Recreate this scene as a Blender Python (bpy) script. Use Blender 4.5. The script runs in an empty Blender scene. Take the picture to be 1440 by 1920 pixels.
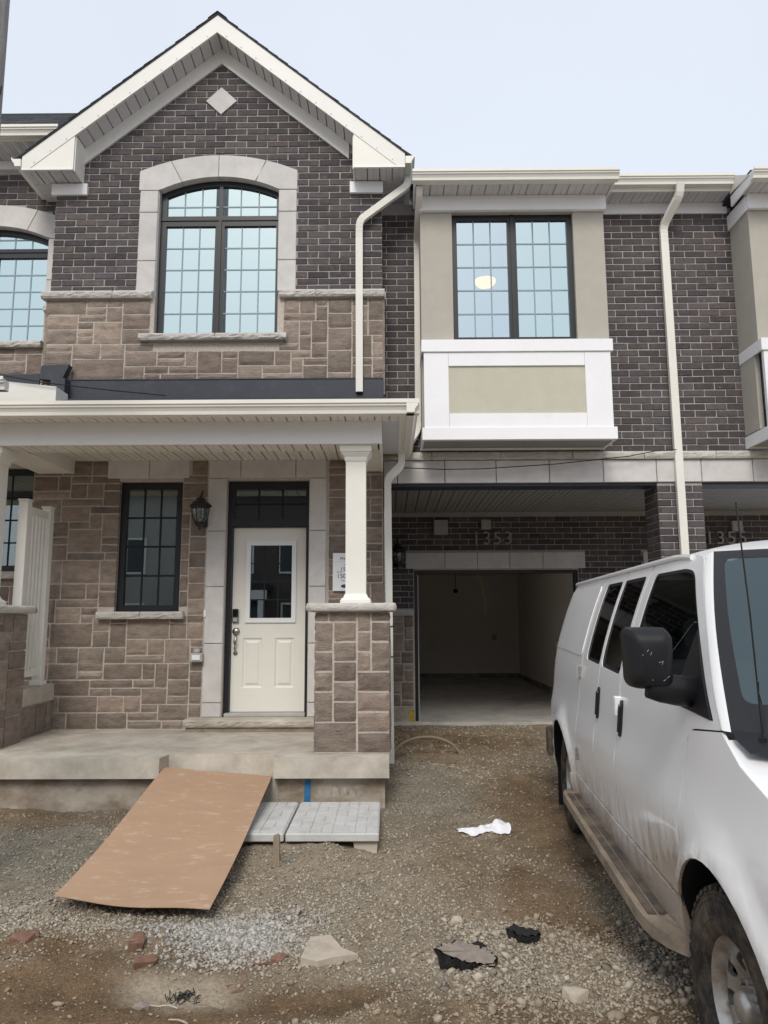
import bpy, bmesh, math, random
import numpy as np
from math import sin, cos, pi, radians, sqrt, atan2, hypot
from mathutils import Vector, Matrix
from mathutils.geometry import delaunay_2d_cdt

random.seed(7); np.random.seed(7)
SC = bpy.context.scene
COL = SC.collection

# ------------------------------------------------------------------ camera
cam = bpy.data.objects.new('camera', bpy.data.cameras.new('camera'))
COL.objects.link(cam); SC.camera = cam
cam.data.sensor_fit = 'VERTICAL'; cam.data.sensor_height = 36.0
cam.data.lens = 1380 / 1920 * 36.0
cam.data.clip_start = 0.05; cam.data.clip_end = 500
_p, _y, _r = radians(8.3), radians(.355), radians(-.235)
_F = Vector((-sin(_y) * cos(_p), cos(_y) * cos(_p), sin(_p)))
_x0 = Vector((cos(_y), sin(_y), 0)); _u0 = _x0.cross(_F)
_X = cos(_r) * _x0 + sin(_r) * _u0; _U = _X.cross(_F)
cam.matrix_world = Matrix(((_X.x, _U.x, -_F.x, 0), (_X.y, _U.y, -_F.y, 0), (_X.z, _U.z, -_F.z, 1.7), (0, 0, 0, 1)))

# ------------------------------------------------------------------ world and sun (overcast)
SUN_EL, SUN_AZ = radians(43), radians(187)        # azimuth: direction the light comes from, clockwise from +Y
world = bpy.data.worlds.new('World'); SC.world = world; world.use_nodes = True
nt = world.node_tree; nt.nodes.clear()
sky = nt.nodes.new('ShaderNodeTexSky'); sky.sky_type = 'NISHITA'; sky.sun_disc = False
sky.sun_elevation = SUN_EL; sky.sun_rotation = SUN_AZ
sky.air_density = 1.0; sky.dust_density = 4.0; sky.ozone_density = 1.0
mixw = nt.nodes.new('ShaderNodeMix'); mixw.data_type = 'RGBA'; mixw.inputs[0].default_value = 0.88
mixw.inputs[7].default_value = (5.05, 5.42, 6.02, 1)          # even cloud layer
bg = nt.nodes.new('ShaderNodeBackground'); bg.inputs[1].default_value = 0.10
ow = nt.nodes.new('ShaderNodeOutputWorld')
tcw = nt.nodes.new('ShaderNodeTexCoord'); ncl = nt.nodes.new('ShaderNodeTexNoise'); ncl.inputs['Scale'].default_value = 1.6; ncl.inputs['Detail'].default_value = 4
mcl = nt.nodes.new('ShaderNodeMapRange'); mcl.inputs[1].default_value = .3; mcl.inputs[2].default_value = .7; mcl.inputs[3].default_value = .955; mcl.inputs[4].default_value = 1.045
vcl = nt.nodes.new('ShaderNodeVectorMath'); vcl.operation = 'SCALE'; vcl.inputs[0].default_value = mixw.inputs[7].default_value[:3]
nt.links.new(tcw.outputs['Generated'], ncl.inputs['Vector']); nt.links.new(ncl.outputs[0], mcl.inputs[0]); nt.links.new(mcl.outputs[0], vcl.inputs['Scale']); nt.links.new(vcl.outputs[0], mixw.inputs[7])
nt.links.new(sky.outputs[0], mixw.inputs[6]); nt.links.new(mixw.outputs[2], bg.inputs[0]); nt.links.new(bg.outputs[0], ow.inputs[0])
sun = bpy.data.objects.new('sun', bpy.data.lights.new('sun', 'SUN')); COL.objects.link(sun)
sun.data.energy = 1.15; sun.data.angle = radians(22); sun.data.color = (1.0, .95, .86)
_sd = Vector((sin(SUN_AZ) * cos(SUN_EL), cos(SUN_AZ) * cos(SUN_EL), sin(SUN_EL)))
sun.rotation_euler = (-_sd).to_track_quat('-Z', 'Y').to_euler()
SC.view_settings.view_transform = 'Standard'; SC.view_settings.look = 'None'
SC.view_settings.exposure = 0.75; SC.view_settings.gamma = 1.0
SC.view_settings.use_curve_mapping = False
SC.cycles.use_denoising = True
SC.cycles.max_bounces = 8; SC.cycles.transparent_max_bounces = 12

# ------------------------------------------------------------------ materials
MAT = {}
def lin(r, g, b):
    f = lambda c: (c / 255 / 12.92) if c / 255 <= .04045 else ((c / 255 + .055) / 1.055) ** 2.4
    return (f(r), f(g), f(b))
def M(name, col, rough=.7, var=.12, scale=6., bump=0., bscale=60., metal=0., spec=.3, rnd=0., attr=None, tint=None, stretch=(1, 1, 1), bdist=.004, dirt=None, coat=0.):
    if name in MAT: return MAT[name]
    m = bpy.data.materials.new(name); m.use_nodes = True; t = m.node_tree; N = t.nodes; Lk = t.links
    b = N['Principled BSDF']; b.inputs['Roughness'].default_value = rough; b.inputs['Metallic'].default_value = metal
    b.inputs['Specular IOR Level'].default_value = spec
    if coat: b.inputs['Coat Weight'].default_value = coat; b.inputs['Coat Roughness'].default_value = .08
    geo = N.new('ShaderNodeNewGeometry'); mp = N.new('ShaderNodeMapping'); mp.inputs['Scale'].default_value = stretch
    Lk.new(geo.outputs['Position'], mp.inputs['Vector'])
    no = N.new('ShaderNodeTexNoise'); no.inputs['Scale'].default_value = scale; no.inputs['Detail'].default_value = 8; no.inputs['Roughness'].default_value = .65
    Lk.new(mp.outputs[0], no.inputs['Vector'])
    mr = N.new('ShaderNodeMapRange'); mr.inputs[1].default_value = .25; mr.inputs[2].default_value = .75
    mr.inputs[3].default_value = 1 - var; mr.inputs[4].default_value = 1 + var
    Lk.new(no.outputs[0], mr.inputs[0])
    val = mr.outputs[0]
    if attr:
        ca = N.new('ShaderNodeAttribute'); ca.attribute_name = attr; base = ca.outputs['Color']
    else:
        rg = N.new('ShaderNodeRGB'); rg.outputs[0].default_value = (*col, 1); base = rg.outputs[0]
    if rnd or tint:
        oi = N.new('ShaderNodeObjectInfo')
        ad = N.new('ShaderNodeMath'); ad.operation = 'ADD'; Lk.new(oi.outputs['Random'], ad.inputs[0]); Lk.new(geo.outputs['Random Per Island'], ad.inputs[1])
        fr = N.new('ShaderNodeMath'); fr.operation = 'FRACT'; Lk.new(ad.outputs[0], fr.inputs[0])
        if tint:
            mt = N.new('ShaderNodeMix'); mt.data_type = 'RGBA'
            mu = N.new('ShaderNodeMath'); mu.operation = 'MULTIPLY'; mu.inputs[1].default_value = 7.31; Lk.new(fr.outputs[0], mu.inputs[0])
            f2 = N.new('ShaderNodeMath'); f2.operation = 'FRACT'; Lk.new(mu.outputs[0], f2.inputs[0])
            Lk.new(f2.outputs[0], mt.inputs[0]); Lk.new(base, mt.inputs[6]); mt.inputs[7].default_value = (*tint, 1); base = mt.outputs[2]
        if rnd:
            m2 = N.new('ShaderNodeMapRange'); m2.inputs[3].default_value = 1 - rnd; m2.inputs[4].default_value = 1 + rnd; Lk.new(fr.outputs[0], m2.inputs[0])
            mm = N.new('ShaderNodeMath'); mm.operation = 'MULTIPLY'; Lk.new(val, mm.inputs[0]); Lk.new(m2.outputs[0], mm.inputs[1]); val = mm.outputs[0]
    vm = N.new('ShaderNodeVectorMath'); vm.operation = 'SCALE'; Lk.new(base, vm.inputs[0]); Lk.new(val, vm.inputs['Scale'])
    out = vm.outputs[0]
    if dirt:     # (colour, noise scale, threshold, softness, amount)
        dc, ds, th, so, am = dirt
        n3 = N.new('ShaderNodeTexNoise'); n3.inputs['Scale'].default_value = ds; n3.inputs['Detail'].default_value = 10; n3.inputs['Roughness'].default_value = .7
        Lk.new(mp.outputs[0], n3.inputs['Vector'])
        m3 = N.new('ShaderNodeMapRange'); m3.inputs[1].default_value = th - so; m3.inputs[2].default_value = th + so; m3.inputs[4].default_value = am
        Lk.new(n3.outputs[0], m3.inputs[0])
        mx = N.new('ShaderNodeMix'); mx.data_type = 'RGBA'; Lk.new(m3.outputs[0], mx.inputs[0]); Lk.new(out, mx.inputs[6]); mx.inputs[7].default_value = (*dc, 1); out = mx.outputs[2]
    Lk.new(out, b.inputs['Base Color'])
    if bump:
        n2 = N.new('ShaderNodeTexNoise'); n2.inputs['Scale'].default_value = bscale; n2.inputs['Detail'].default_value = 6; n2.inputs['Roughness'].default_value = .7
        Lk.new(mp.outputs[0], n2.inputs['Vector'])
        bp = N.new('ShaderNodeBump'); bp.inputs['Strength'].default_value = bump; bp.inputs['Distance'].default_value = bdist
        Lk.new(n2.outputs[0], bp.inputs['Height']); Lk.new(bp.outputs[0], b.inputs['Normal'])
    MAT[name] = m
    return m
def GLASS(name, refl, rcol, tcol, rough=.0):
    m = bpy.data.materials.new(name); m.use_nodes = True; t = m.node_tree; N = t.nodes; N.clear()
    o = N.new('ShaderNodeOutputMaterial'); mx = N.new('ShaderNodeMixShader'); tr = N.new('ShaderNodeBsdfTransparent'); gl = N.new('ShaderNodeBsdfGlossy')
    tr.inputs[0].default_value = (*tcol, 1); gl.inputs[0].default_value = (*rcol, 1); gl.inputs['Roughness'].default_value = rough
    lw = N.new('ShaderNodeLayerWeight'); lw.inputs[0].default_value = .5; fr = N.new('ShaderNodeMath'); fr.operation = 'POWER'; fr.inputs[1].default_value = 4
    t.links.new(lw.outputs['Facing'], fr.inputs[0])
    ad = N.new('ShaderNodeMath'); ad.operation = 'ADD'; ad.use_clamp = True; ad.inputs[1].default_value = refl
    t.links.new(fr.outputs[0], ad.inputs[0]); t.links.new(ad.outputs[0], mx.inputs[0])
    t.links.new(tr.outputs[0], mx.inputs[1]); t.links.new(gl.outputs[0], mx.inputs[2]); t.links.new(mx.outputs[0], o.inputs[0])
    MAT[name] = m; return m
def EMIT(name, col, s):
    m = bpy.data.materials.new(name); m.use_nodes = True; b = m.node_tree.nodes['Principled BSDF']
    b.inputs['Base Color'].default_value = (*col, 1); b.inputs['Emission Color'].default_value = (*col, 1); b.inputs['Emission Strength'].default_value = s
    MAT[name] = m; return m

M('brick', (.088, .079, .084), .85, .28, 14, .7, 90, rnd=.25, tint=(.104, .088, .084), spec=.15, dirt=((.28, .26, .255), 9, .655, .07, .5))
M('mortar', (.40, .38, .37), .95, .2, 25, .6, 150, spec=.1)
M('stone', (.315, .250, .206), .9, .36, 7, 1., 30, rnd=.26, tint=(.27, .225, .19), spec=.12, stretch=(1, 1, 2.2), bdist=.02, dirt=((.50, .45, .41), 22, .655, .05, .5))
M('stone_mortar', (.50, .45, .40), .95, .2, 25, .6, 120, spec=.1)
M('limestone', (.62, .60, .585), .9, .12, 4, .5, 160, rnd=.05, spec=.12, dirt=((.40, .37, .35), 3, .62, .12, .35))
M('rough_cap', (.58, .55, .51), .9, .22, 9, 1., 28, rnd=.06, spec=.12, bdist=.02, stretch=(1, 1, 2))
M('fascia', (.76, .75, .715), .45, .04, 2, spec=.4, dirt=((.55, .53, .50), 5, .68, .08, .25))
M('white_trim', (.84, .84, .855), .45, .03, 2, spec=.4, dirt=((.62, .61, .60), 5, .68, .08, .25))
M('cream_trim', (.79, .77, .71), .45, .05, 2, spec=.4, dirt=((.52, .49, .44), 4, .66, .1, .25))
M('soffit', (.62, .615, .63), .55, .05, 3, .35, 190, spec=.3)
M('porch_soffit', (.76, .73, .66), .55, .06, 3, .25, 150, spec=.3)
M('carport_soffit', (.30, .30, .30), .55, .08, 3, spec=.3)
M('shingle', (.055, .058, .065), .95, .35, 30, .8, 120, rnd=.3, spec=.1)
M('flashing', (.035, .040, .055), .5, .15, 3, spec=.4, dirt=((.10, .10, .11), 6, .64, .1, .4))
M('black_frame', (.014, .016, .020), .4, .1, 3, spec=.45)
M('muntin', (.27, .35, .39), .5, .05, 3)  # blue-grey has the glass's sky reflection put into the bar colour
M('dark_muntin', (.012, .013, .015), .5, .05, 3)
M('stucco', (.45, .425, .375), .95, .07, 5, .7, 220, spec=.1, bdist=.003)
M('panel_stucco', (.53, .505, .415), .95, .06, 4, .7, 25, spec=.1, bdist=.006)
M('bay_under', (.32, .32, .32), .6, .1, 3)
M('door_paint', (.78, .765, .70), .4, .04, 2, spec=.4)
M('lite_trim', (.80, .81, .83), .4, .03, 2)
M('concrete', (.54, .50, .435), .9, .22, 3.5, .35, 80, spec=.15, dirt=((.25, .21, .165), 2.2, .56, .12, .55))
M('foundation', (.40, .355, .30), .9, .25, 3, .5, 50, spec=.15, dirt=((.16, .115, .075), 2.6, .52, .1, .7), stretch=(1, 1, 1.6))
M('floor_concrete', (.52, .50, .46), .75, .18, 2.5, spec=.25, dirt=((.20, .19, .17), 1.6, .58, .1, .6))
M('drywall', (.82, .78, .72), .9, .04, 2)
M('paver', (.56, .56, .55), .9, .12, 8, .4, 120, spec=.15, dirt=((.38, .35, .30), 7, .60, .1, .5))
M('cardboard', (.43, .285, .19), .85, .08, 3, .15, 90, spec=.15, dirt=((.60, .47, .36), 12, .615, .06, .6), stretch=(.6, 1.3, 1))
M('wood', (.30, .24, .175), .85, .25, 14, .4, 60, stretch=(4, 4, .6))
M('pole_wood', (.30, .285, .28), .9, .3, 9, .7, 40, stretch=(4, 4, .35), bdist=.02)
M('red_brick', (.20, .118, .085), .9, .25, 25, .5, 90, spec=.1, dirt=((.35, .24, .18), 16, .60, .06, .5))
M('asphalt', (.018, .018, .019), .75, .5, 60, 1., 120, spec=.4, bdist=.01)
M('asphalt_top', (.27, .23, .20), .95, .3, 25, .6, 100)
M('slate', (.46, .405, .335), .9, .12, 12, .4, 60, dirt=((.30, .20, .13), 5, .58, .1, .6))
M('cloth', (.80, .80, .84), .8, .05, 8, spec=.2)
M('hose', (.27, .215, .155), .7, .2, 9)
M('lamp_black', (.012, .012, .013), .4, .1, 5, spec=.5)
M('nickel', (.42, .40, .37), .32, .1, 9, metal=1.)
M('black_gloss', (.01, .01, .011), .15, .05, 5, spec=.5)
M('plastic_grey', (.42, .41, .40), .5, .1, 5)
M('number_metal', (.34, .34, .36), .4, .05, 5)
M('sign_white', (.82, .83, .86), .5, .02, 2)
M('ink', (.02, .022, .03), .6, .02, 2)
M('ink_blue', (.03, .06, .17), .6, .02, 2)
M('blue_paint', (.03, .16, .34), .8, .15, 14)
M('yellow_paint', (.55, .38, .04), .8, .2, 20, dirt=((.06, .05, .04), 40, .55, .08, .8))
M('wire', (.01, .01, .01), .6, .05, 3)
M('yellow_wire', (.55, .45, .10), .6, .05, 3)
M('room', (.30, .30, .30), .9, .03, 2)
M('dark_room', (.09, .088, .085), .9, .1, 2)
M('soil', (.2, .15, .1), .95, .42, 45, 1., 70, spec=.08, attr='col', bdist=.014, dirt=((.50, .43, .33), 110, .60, .07, .55))
M('gravel', (.3, .28, .25), .9, .2, 60, .3, 150, spec=.12, attr='col')
M('far_siding', (.42, .40, .375), .9, .08, 2)
M('far_brick', (.12, .10, .095), .9, .15, 8)
M('far_roof', (.05, .05, .055), .9, .2, 6)
M('far_glass', (.03, .035, .04), .15, .05, 2, spec=.6)
M('asphalt_far', (.06, .06, .062), .9, .2, 4)
GLASS('window_glass', .68, (.76, .93, .945), (.45, .52, .52))
GLASS('bay_glass', .66, (.76, .90, .96), (.5, .55, .58))
GLASS('porch_glass', .26, (.80, .92, .92), (.55, .60, .60))
GLASS('van_tint', .04, (.8, .84, .9), (.030, .032, .036))
GLASS('van_glass', .07, (.75, .88, .92), (.48, .56, .55))
GLASS('windshield_glass', .15, (.72, .90, .92), (.30, .36, .35))
GLASS('clear_glass', .12, (.9, .95, .95), (.85, .88, .88))
EMIT('lamp_glow', (1.0, .50, .08), 2.3)

# ------------------------------------------------------------------ object helpers
def link(name, mesh, mat, parent=None):
    o = bpy.data.objects.new(name, mesh); COL.objects.link(o)
    if mat and not mesh.materials: mesh.materials.append(MAT[mat])
    if parent is not None:
        o.parent = parent
        if parent.type == 'EMPTY': o.matrix_parent_inverse = Matrix.Translation(-parent.location)
    return o
def thing(name, label, cat, loc=(0, 0, 0), group=None):
    o = bpy.data.objects.new(name, None); COL.objects.link(o); o.location = loc; o.empty_display_size = .2
    o['label'] = label; o['category'] = cat
    if group: o['group'] = group
    return o
def tag(o, label, cat, group=None):
    o['label'] = label; o['category'] = cat
    if group: o['group'] = group
    return o
class MB:
    def __init__(s): s.v = []; s.f = []
    def add(s, vs, fs):
        n = len(s.v); s.v += [tuple(v) for v in vs]; s.f += [tuple(i + n for i in f) for f in fs]; return s
    def box(s, x0, x1, y0, y1, z0, z1):
        return s.add([(x0, y0, z0), (x1, y0, z0), (x1, y1, z0), (x0, y1, z0), (x0, y0, z1), (x1, y0, z1), (x1, y1, z1), (x0, y1, z1)],
                     [(0, 3, 2, 1), (4, 5, 6, 7), (0, 1, 5, 4), (1, 2, 6, 5), (2, 3, 7, 6), (3, 0, 4, 7)])
    def cbox(s, x0, x1, y0, y1, z0, z1, c=.004):      # chamfered box: softer edges
        xs = (x0, x0 + c, x1 - c, x1); ys = (y0, y0 + c, y1 - c, y1); zs = (z0, z0 + c, z1 - c, z1)
        V = {}; vs = []; fs = []
        def p(i, j, k):
            if (i, j, k) not in V: V[(i, j, k)] = len(vs); vs.append((xs[i], ys[j], zs[k]))
            return V[(i, j, k)]
        a, b = 1, 2
        fs.append((p(a, 0, a), p(b, 0, a), p(b, 0, b), p(a, 0, b))); fs.append((p(b, 3, a), p(a, 3, a), p(a, 3, b), p(b, 3, b)))
        fs.append((p(3, a, a), p(3, b, a), p(3, b, b), p(3, a, b))); fs.append((p(0, b, a), p(0, a, a), p(0, a, b), p(0, b, b)))
        fs.append((p(a, a, 3), p(b, a, 3), p(b, b, 3), p(a, b, 3))); fs.append((p(a, b, 0), p(b, b, 0), p(b, a, 0), p(a, a, 0)))
        for k, K in ((a, 0), (b, 3)):
            fs.append((p(a, 0, k), p(b, 0, k), p(b, a, K), p(a, a, K))); fs.append((p(b, 3, k), p(a, 3, k), p(a, b, K), p(b, b, K)))
            fs.append((p(3, a, k), p(3, b, k), p(b, b, K), p(b, a, K))); fs.append((p(0, b, k), p(0, a, k), p(a, a, K), p(a, b, K)))
        for i, I in ((a, 0), (b, 3)):
            fs.append((p(i, 0, a), p(i, 0, b), p(I, a, b), p(I, a, a))); fs.append((p(i, 3, a), p(i, 3, b), p(I, b, b), p(I, b, a)))
        for i, I in ((a, 0), (b, 3)):
            for j, J in ((a, 0), (b, 3)):
                for k, K in ((a, 0), (b, 3)): fs.append((p(I, j, k), p(i, J, k), p(i, j, K)))
        return s.add(vs, fs)
    def prism(s, poly, axis, a, b):                   # poly in the plane across axis
        n = len(poly)
        def P(q, t): return (t, q[0], q[1]) if axis == 'x' else ((q[0], t, q[1]) if axis == 'y' else (q[0], q[1], t))
        return s.add([P(q, a) for q in poly] + [P(q, b) for q in poly],
                     [tuple(range(n))] + [tuple(range(2 * n - 1, n - 1, -1))] + [(i, (i + 1) % n, n + (i + 1) % n, n + i) for i in range(n)])
    def sweep(s, pts, prof, up=(0, 0, 1), cap=True, scale=None):   # prof: list (side, up)
        pts = [Vector(p) for p in pts]; n = len(prof); base = len(s.v); upv = Vector(up)
        for i, p in enumerate(pts):
            if i == 0: t = pts[1] - p
            elif i == len(pts) - 1: t = p - pts[i - 1]
            else: t = (pts[i + 1] - p).normalized() + (p - pts[i - 1]).normalized()
            t.normalize(); u = upv
            if abs(t.dot(u)) > .999: u = Vector((0, 1, 0.01)) if abs(upv.z) > .5 else Vector((0, 0, 1))
            sd = t.cross(u).normalized(); w = sd.cross(t).normalized(); k = scale[i] if scale else 1
            s.v += [tuple(p + sd * a * k + w * b * k) for a, b in prof]
        for i in range(len(pts) - 1):
            for j in range(n):
                k = (j + 1) % n
                s.f.append((base + i * n + j, base + i * n + k, base + (i + 1) * n + k, base + (i + 1) * n + j))
        if cap:
            s.f.append(tuple(base + j for j in range(n - 1, -1, -1))); e = base + (len(pts) - 1) * n; s.f.append(tuple(e + j for j in range(n)))
        return s
    def tube(s, pts, r, n=8, scale=None): return s.sweep(pts, [(r * cos(2 * pi * k / n), r * sin(2 * pi * k / n)) for k in range(n)], scale=scale)
    def lathe(s, prof, cx, cy, n=20, axis='z', c3=0):   # prof (r, h)
        base = len(s.v); m = len(prof)
        for r, h in prof:
            for k in range(n):
                a = 2 * pi * k / n
                if axis == 'z': s.v.append((cx + r * cos(a), cy + r * sin(a), h))
                elif axis == 'y': s.v.append((cx + r * cos(a), h, cy + r * sin(a)))
        for i in range(m - 1):
            for k in range(n): s.f.append((base + i * n + k, base + i * n + (k + 1) % n, base + (i + 1) * n + (k + 1) % n, base + (i + 1) * n + k))
        s.f.append(tuple(base + k for k in range(n - 1, -1, -1))); s.f.append(tuple(base + (m - 1) * n + k for k in range(n)))
        return s
    def build(s, name, mat, parent=None, smooth=False, fix=True):
        me = bpy.data.meshes.new(name); me.from_pydata(s.v, [], s.f)
        if fix:
            bm = bmesh.new(); bm.from_mesh(me); bmesh.ops.recalc_face_normals(bm, faces=bm.faces); bm.to_mesh(me); bm.free()
        if smooth: me.shade_smooth()
        me.update(); return link(name, me, mat, parent)
def part(parent, name, mat, *boxes, c=0):
    m = MB()
    for b in boxes: m.cbox(*b, c) if c else m.box(*b)
    return m.build(name, mat, parent)
def inside(p, poly):
    x, y = p; r = False; n = len(poly); j = n - 1
    for i in range(n):
        xi, yi = poly[i]; xj, yj = poly[j]
        if (yi > y) != (yj > y) and x < (xj - xi) * (y - yi) / (yj - yi) + xi: r = not r
        j = i
    return r
def roundpoly(pts, r, n=5):
    out = []; N = len(pts); rr = r if isinstance(r, (list, tuple)) else [r] * N
    for i in range(N):
        p = Vector(pts[i]); a = Vector(pts[i - 1]) - p; b = Vector(pts[(i + 1) % N]) - p; q = min(rr[i], a.length * .45, b.length * .45)
        if q < 1e-4: out.append(tuple(p)); continue
        A = p + a.normalized() * q; B = p + b.normalized() * q
        for k in range(n + 1):
            t = k / n; out.append(tuple(A * (1 - t) ** 2 + p * 2 * t * (1 - t) + B * t * t))
    return out
def dense(poly, d):
    out = []
    for i in range(len(poly)):
        a, b = Vector(poly[i]), Vector(poly[(i + 1) % len(poly)]); k = max(1, int((b - a).length / d))
        for j in range(k): out.append(tuple(a.lerp(b, j / k)))
    return out
def inset(poly, d):
    A = sum(poly[i][0] * poly[(i + 1) % len(poly)][1] - poly[(i + 1) % len(poly)][0] * poly[i][1] for i in range(len(poly)))
    sg = 1 if A > 0 else -1; out = []
    for i in range(len(poly)):
        a, p, b = Vector(poly[i - 1]), Vector(poly[i]), Vector(poly[(i + 1) % len(poly)])
        e1 = (p - a).normalized(); e2 = (b - p).normalized(); n1 = Vector((-e1.y, e1.x)) * sg; n2 = Vector((-e2.y, e2.x)) * sg
        m = n1 + n2; l = m.length
        m = m / l if l > 1e-6 else n1; k = d / max(.4, m.dot(n1)); out.append(tuple(p + m * k))
    return out
def panel(name, mat, parent, outer, holes, fmap, grid=0., skirt=.02, smooth=True, edge=.05):
    """sheet with holes, cut in 2D and laid on the surface fmap(u, v, off); its edges are turned inwards by skirt"""
    outer = dense(outer, edge); holes = [dense(h, edge) for h in holes]
    vs = []; es = []
    for lp in [outer] + holes:
        n0 = len(vs); vs += lp; es += [(n0 + i, n0 + (i + 1) % len(lp)) for i in range(len(lp))]
    if grid:
        xs = [p[0] for p in outer]; ys = [p[1] for p in outer]; g = grid
        x = min(xs) + g * .5
        while x < max(xs):
            y = min(ys) + g * .5
            while y < max(ys):
                q = (x, y)
                if inside(q, outer) and not any(inside(q, h) for h in holes):
                    if min((x - a) ** 2 + (y - b) ** 2 for lp in [outer] + holes for a, b in lp) > (g * .35) ** 2: vs.append(q)
                y += g
            x += g
    r = delaunay_2d_cdt([Vector(v) for v in vs], es, [], 0, 1e-6)
    pv = [(v.x, v.y) for v in r[0]]; tris = []
    for f in r[2]:
        c = (sum(pv[i][0] for i in f) / 3, sum(pv[i][1] for i in f) / 3)
        if inside(c, outer) and not any(inside(c, h) for h in holes): tris.append(tuple(f))
    b = MB(); b.v = [tuple(fmap(u, v, 0.)) for u, v in pv]; b.f = list(tris)
    if skirt:
        cnt = {}
        for f in tris:
            for i in range(3):
                e = (f[i], f[(i + 1) % 3]); k = tuple(sorted(e)); cnt.setdefault(k, []).append(e)
        for k, l in cnt.items():
            if len(l) == 1:
                i, j = l[0]; n = len(b.v); b.v += [b.v[i], b.v[j], tuple(fmap(*pv[j], skirt)), tuple(fmap(*pv[i], skirt))]; b.f.append((n + 1, n, n + 3, n + 2))
    o = b.build(name, mat, parent, smooth=smooth, fix=False)
    return o
def text(name, s, size, loc, mat, parent, depth=.002, align='CENTER'):
    cu = bpy.data.curves.new(name, 'FONT'); cu.body = s; cu.size = size; cu.extrude = depth; cu.align_x = align
    t = bpy.data.objects.new(name, cu); COL.objects.link(t)
    me = bpy.data.meshes.new_from_object(t); bpy.data.objects.remove(t)
    me.transform(Matrix.Translation(loc) @ Matrix.Rotation(pi / 2, 4, 'X'))
    me.materials.clear(); return link(name, me, mat, parent)

G, W, K = 8.65, 9.0, 11.4          # depths of the gable wall, the wing wall and the garage wall

# ------------------------------------------------------------------ ground
def vnoise(x, y, seed=0):
    xi = np.floor(x).astype(np.int64); yi = np.floor(y).astype(np.int64); fx = x - xi; fy = y - yi
    fx = fx * fx * (3 - 2 * fx); fy = fy * fy * (3 - 2 * fy)
    def h(a, b):
        n = (a * 374761393 + b * 668265263 + seed * 1442695041) & 0xffffffff
        n = ((n ^ (n >> 13)) * 1274126177) & 0xffffffff
        return ((n ^ (n >> 16)) & 0xffff) / 65535.
    return (h(xi, yi) * (1 - fx) + h(xi + 1, yi) * fx) * (1 - fy) + (h(xi, yi + 1) * (1 - fx) + h(xi + 1, yi + 1) * fx) * fy
def fbm(x, y, seed=0, o=4):
    r = 0; a = .5
    for k in range(o): r = r + a * vnoise(x * 2 ** k, y * 2 ** k, seed + k); a *= .5
    return r
def blob(x, y, cx, cy, rx, ry, soft=.35, seed=3):
    d = np.hypot((x - cx) / rx, (y - cy) / ry) + (fbm(x * 2.3, y * 2.3, seed) - .47) * 1.1
    return np.clip((1 + soft - d) / (2 * soft), 0, 1)
def g_base(x, y):
    x = np.asarray(x, float); y = np.asarray(y, float)
    z = np.interp(y, [-30, 2, 5.2, 6.0, 7.0, 9.0, 11.3, 11.6], [-.12, -.04, -.05, -.06, .0, .06, .13, .13])
    z = z + .06 * blob(x, y, -.75, 6.15, .55, .55, .4, 5)                         # gravel banked under the step slabs
    z = z + .09 * blob(x, y, .95, 3.55, .75, .85, .45, 9)                         # heap by the van
    z = z - .16 * blob(x, y, .35, 9.0, .38, .28, .3, 11)                          # dug hollow beside the porch
    z = z + .10 * blob(x, y, .30, 8.2, .40, .45, .5, 12)
    z = z - .05 * blob(x, y, -.75, 3.9, .9, .28, .5, 14)
    van = np.clip(1 - np.abs(x - 1.45) / .35, 0, 1) * np.clip(1 - np.abs(y - 6.4) / .5, 0, 1)
    return z * (1 - van) + van * -.035
def g_fine(x, y):
    near = np.clip((13 - np.asarray(y)) / 4, 0, 1) * np.clip((8 - np.abs(x)) / 3, 0, 1)
    return ((fbm(x * 1.7, y * 1.7, 21) - .47) * .09 + (fbm(x * 9, y * 9, 31) - .47) * .045 + (fbm(x * 30, y * 30, 41, 3) - .44) * .022) * near
def g(x, y): return g_base(x, y) + g_fine(np.asarray(x, float), np.asarray(y, float))
def soil_masks(x, y):
    mud = np.maximum(blob(x, y, -1.65, 3.55, 1.15, .72, .25, 51), blob(x, y, -.35, 3.72, .62, .25, .3, 52))
    mud = np.maximum(mud, .9 * blob(x, y, .98, 4.85, .33, .85, .4, 53)); mud = np.maximum(mud, .7 * blob(x, y, .1, 3.3, 1.6, .25, .4, 54))
    mud = np.maximum(mud, .85 * blob(x, y, 1.35, 7.0, .45, 1.6, .5, 55)); mud = np.maximum(mud, .7 * blob(x, y, -3.4, 6.75, 1.6, .22, .5, 57)); mud = np.maximum(mud, .5 * blob(x, y, .55, 5.6, .3, 1.0, .6, 58)); mud = np.maximum(mud, .8 * blob(x, y, .8, 10.0, 1.3, .9, .6, 56))
    grey = np.maximum(blob(x, y, .35, 7.4, .55, 1.1, .5, 61), blob(x, y, -2.6, 5.9, 1.0, .9, .5, 62))
    sand = blob(x, y, -1.0, 3.85, .33, .22, .3, 71)
    return mud, grey, sand
def axis(lo, hi, f0, f1, step):
    a = list(np.arange(f0, f1 + 1e-6, step)); l = []; d = step; v = f0
    while v > lo: d *= 1.35; v -= d; l.append(v)
    r = []; d = step; v = f1
    while v < hi: d *= 1.35; v += d; r.append(v)
    return np.array(l[::-1] + a + r)
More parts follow.
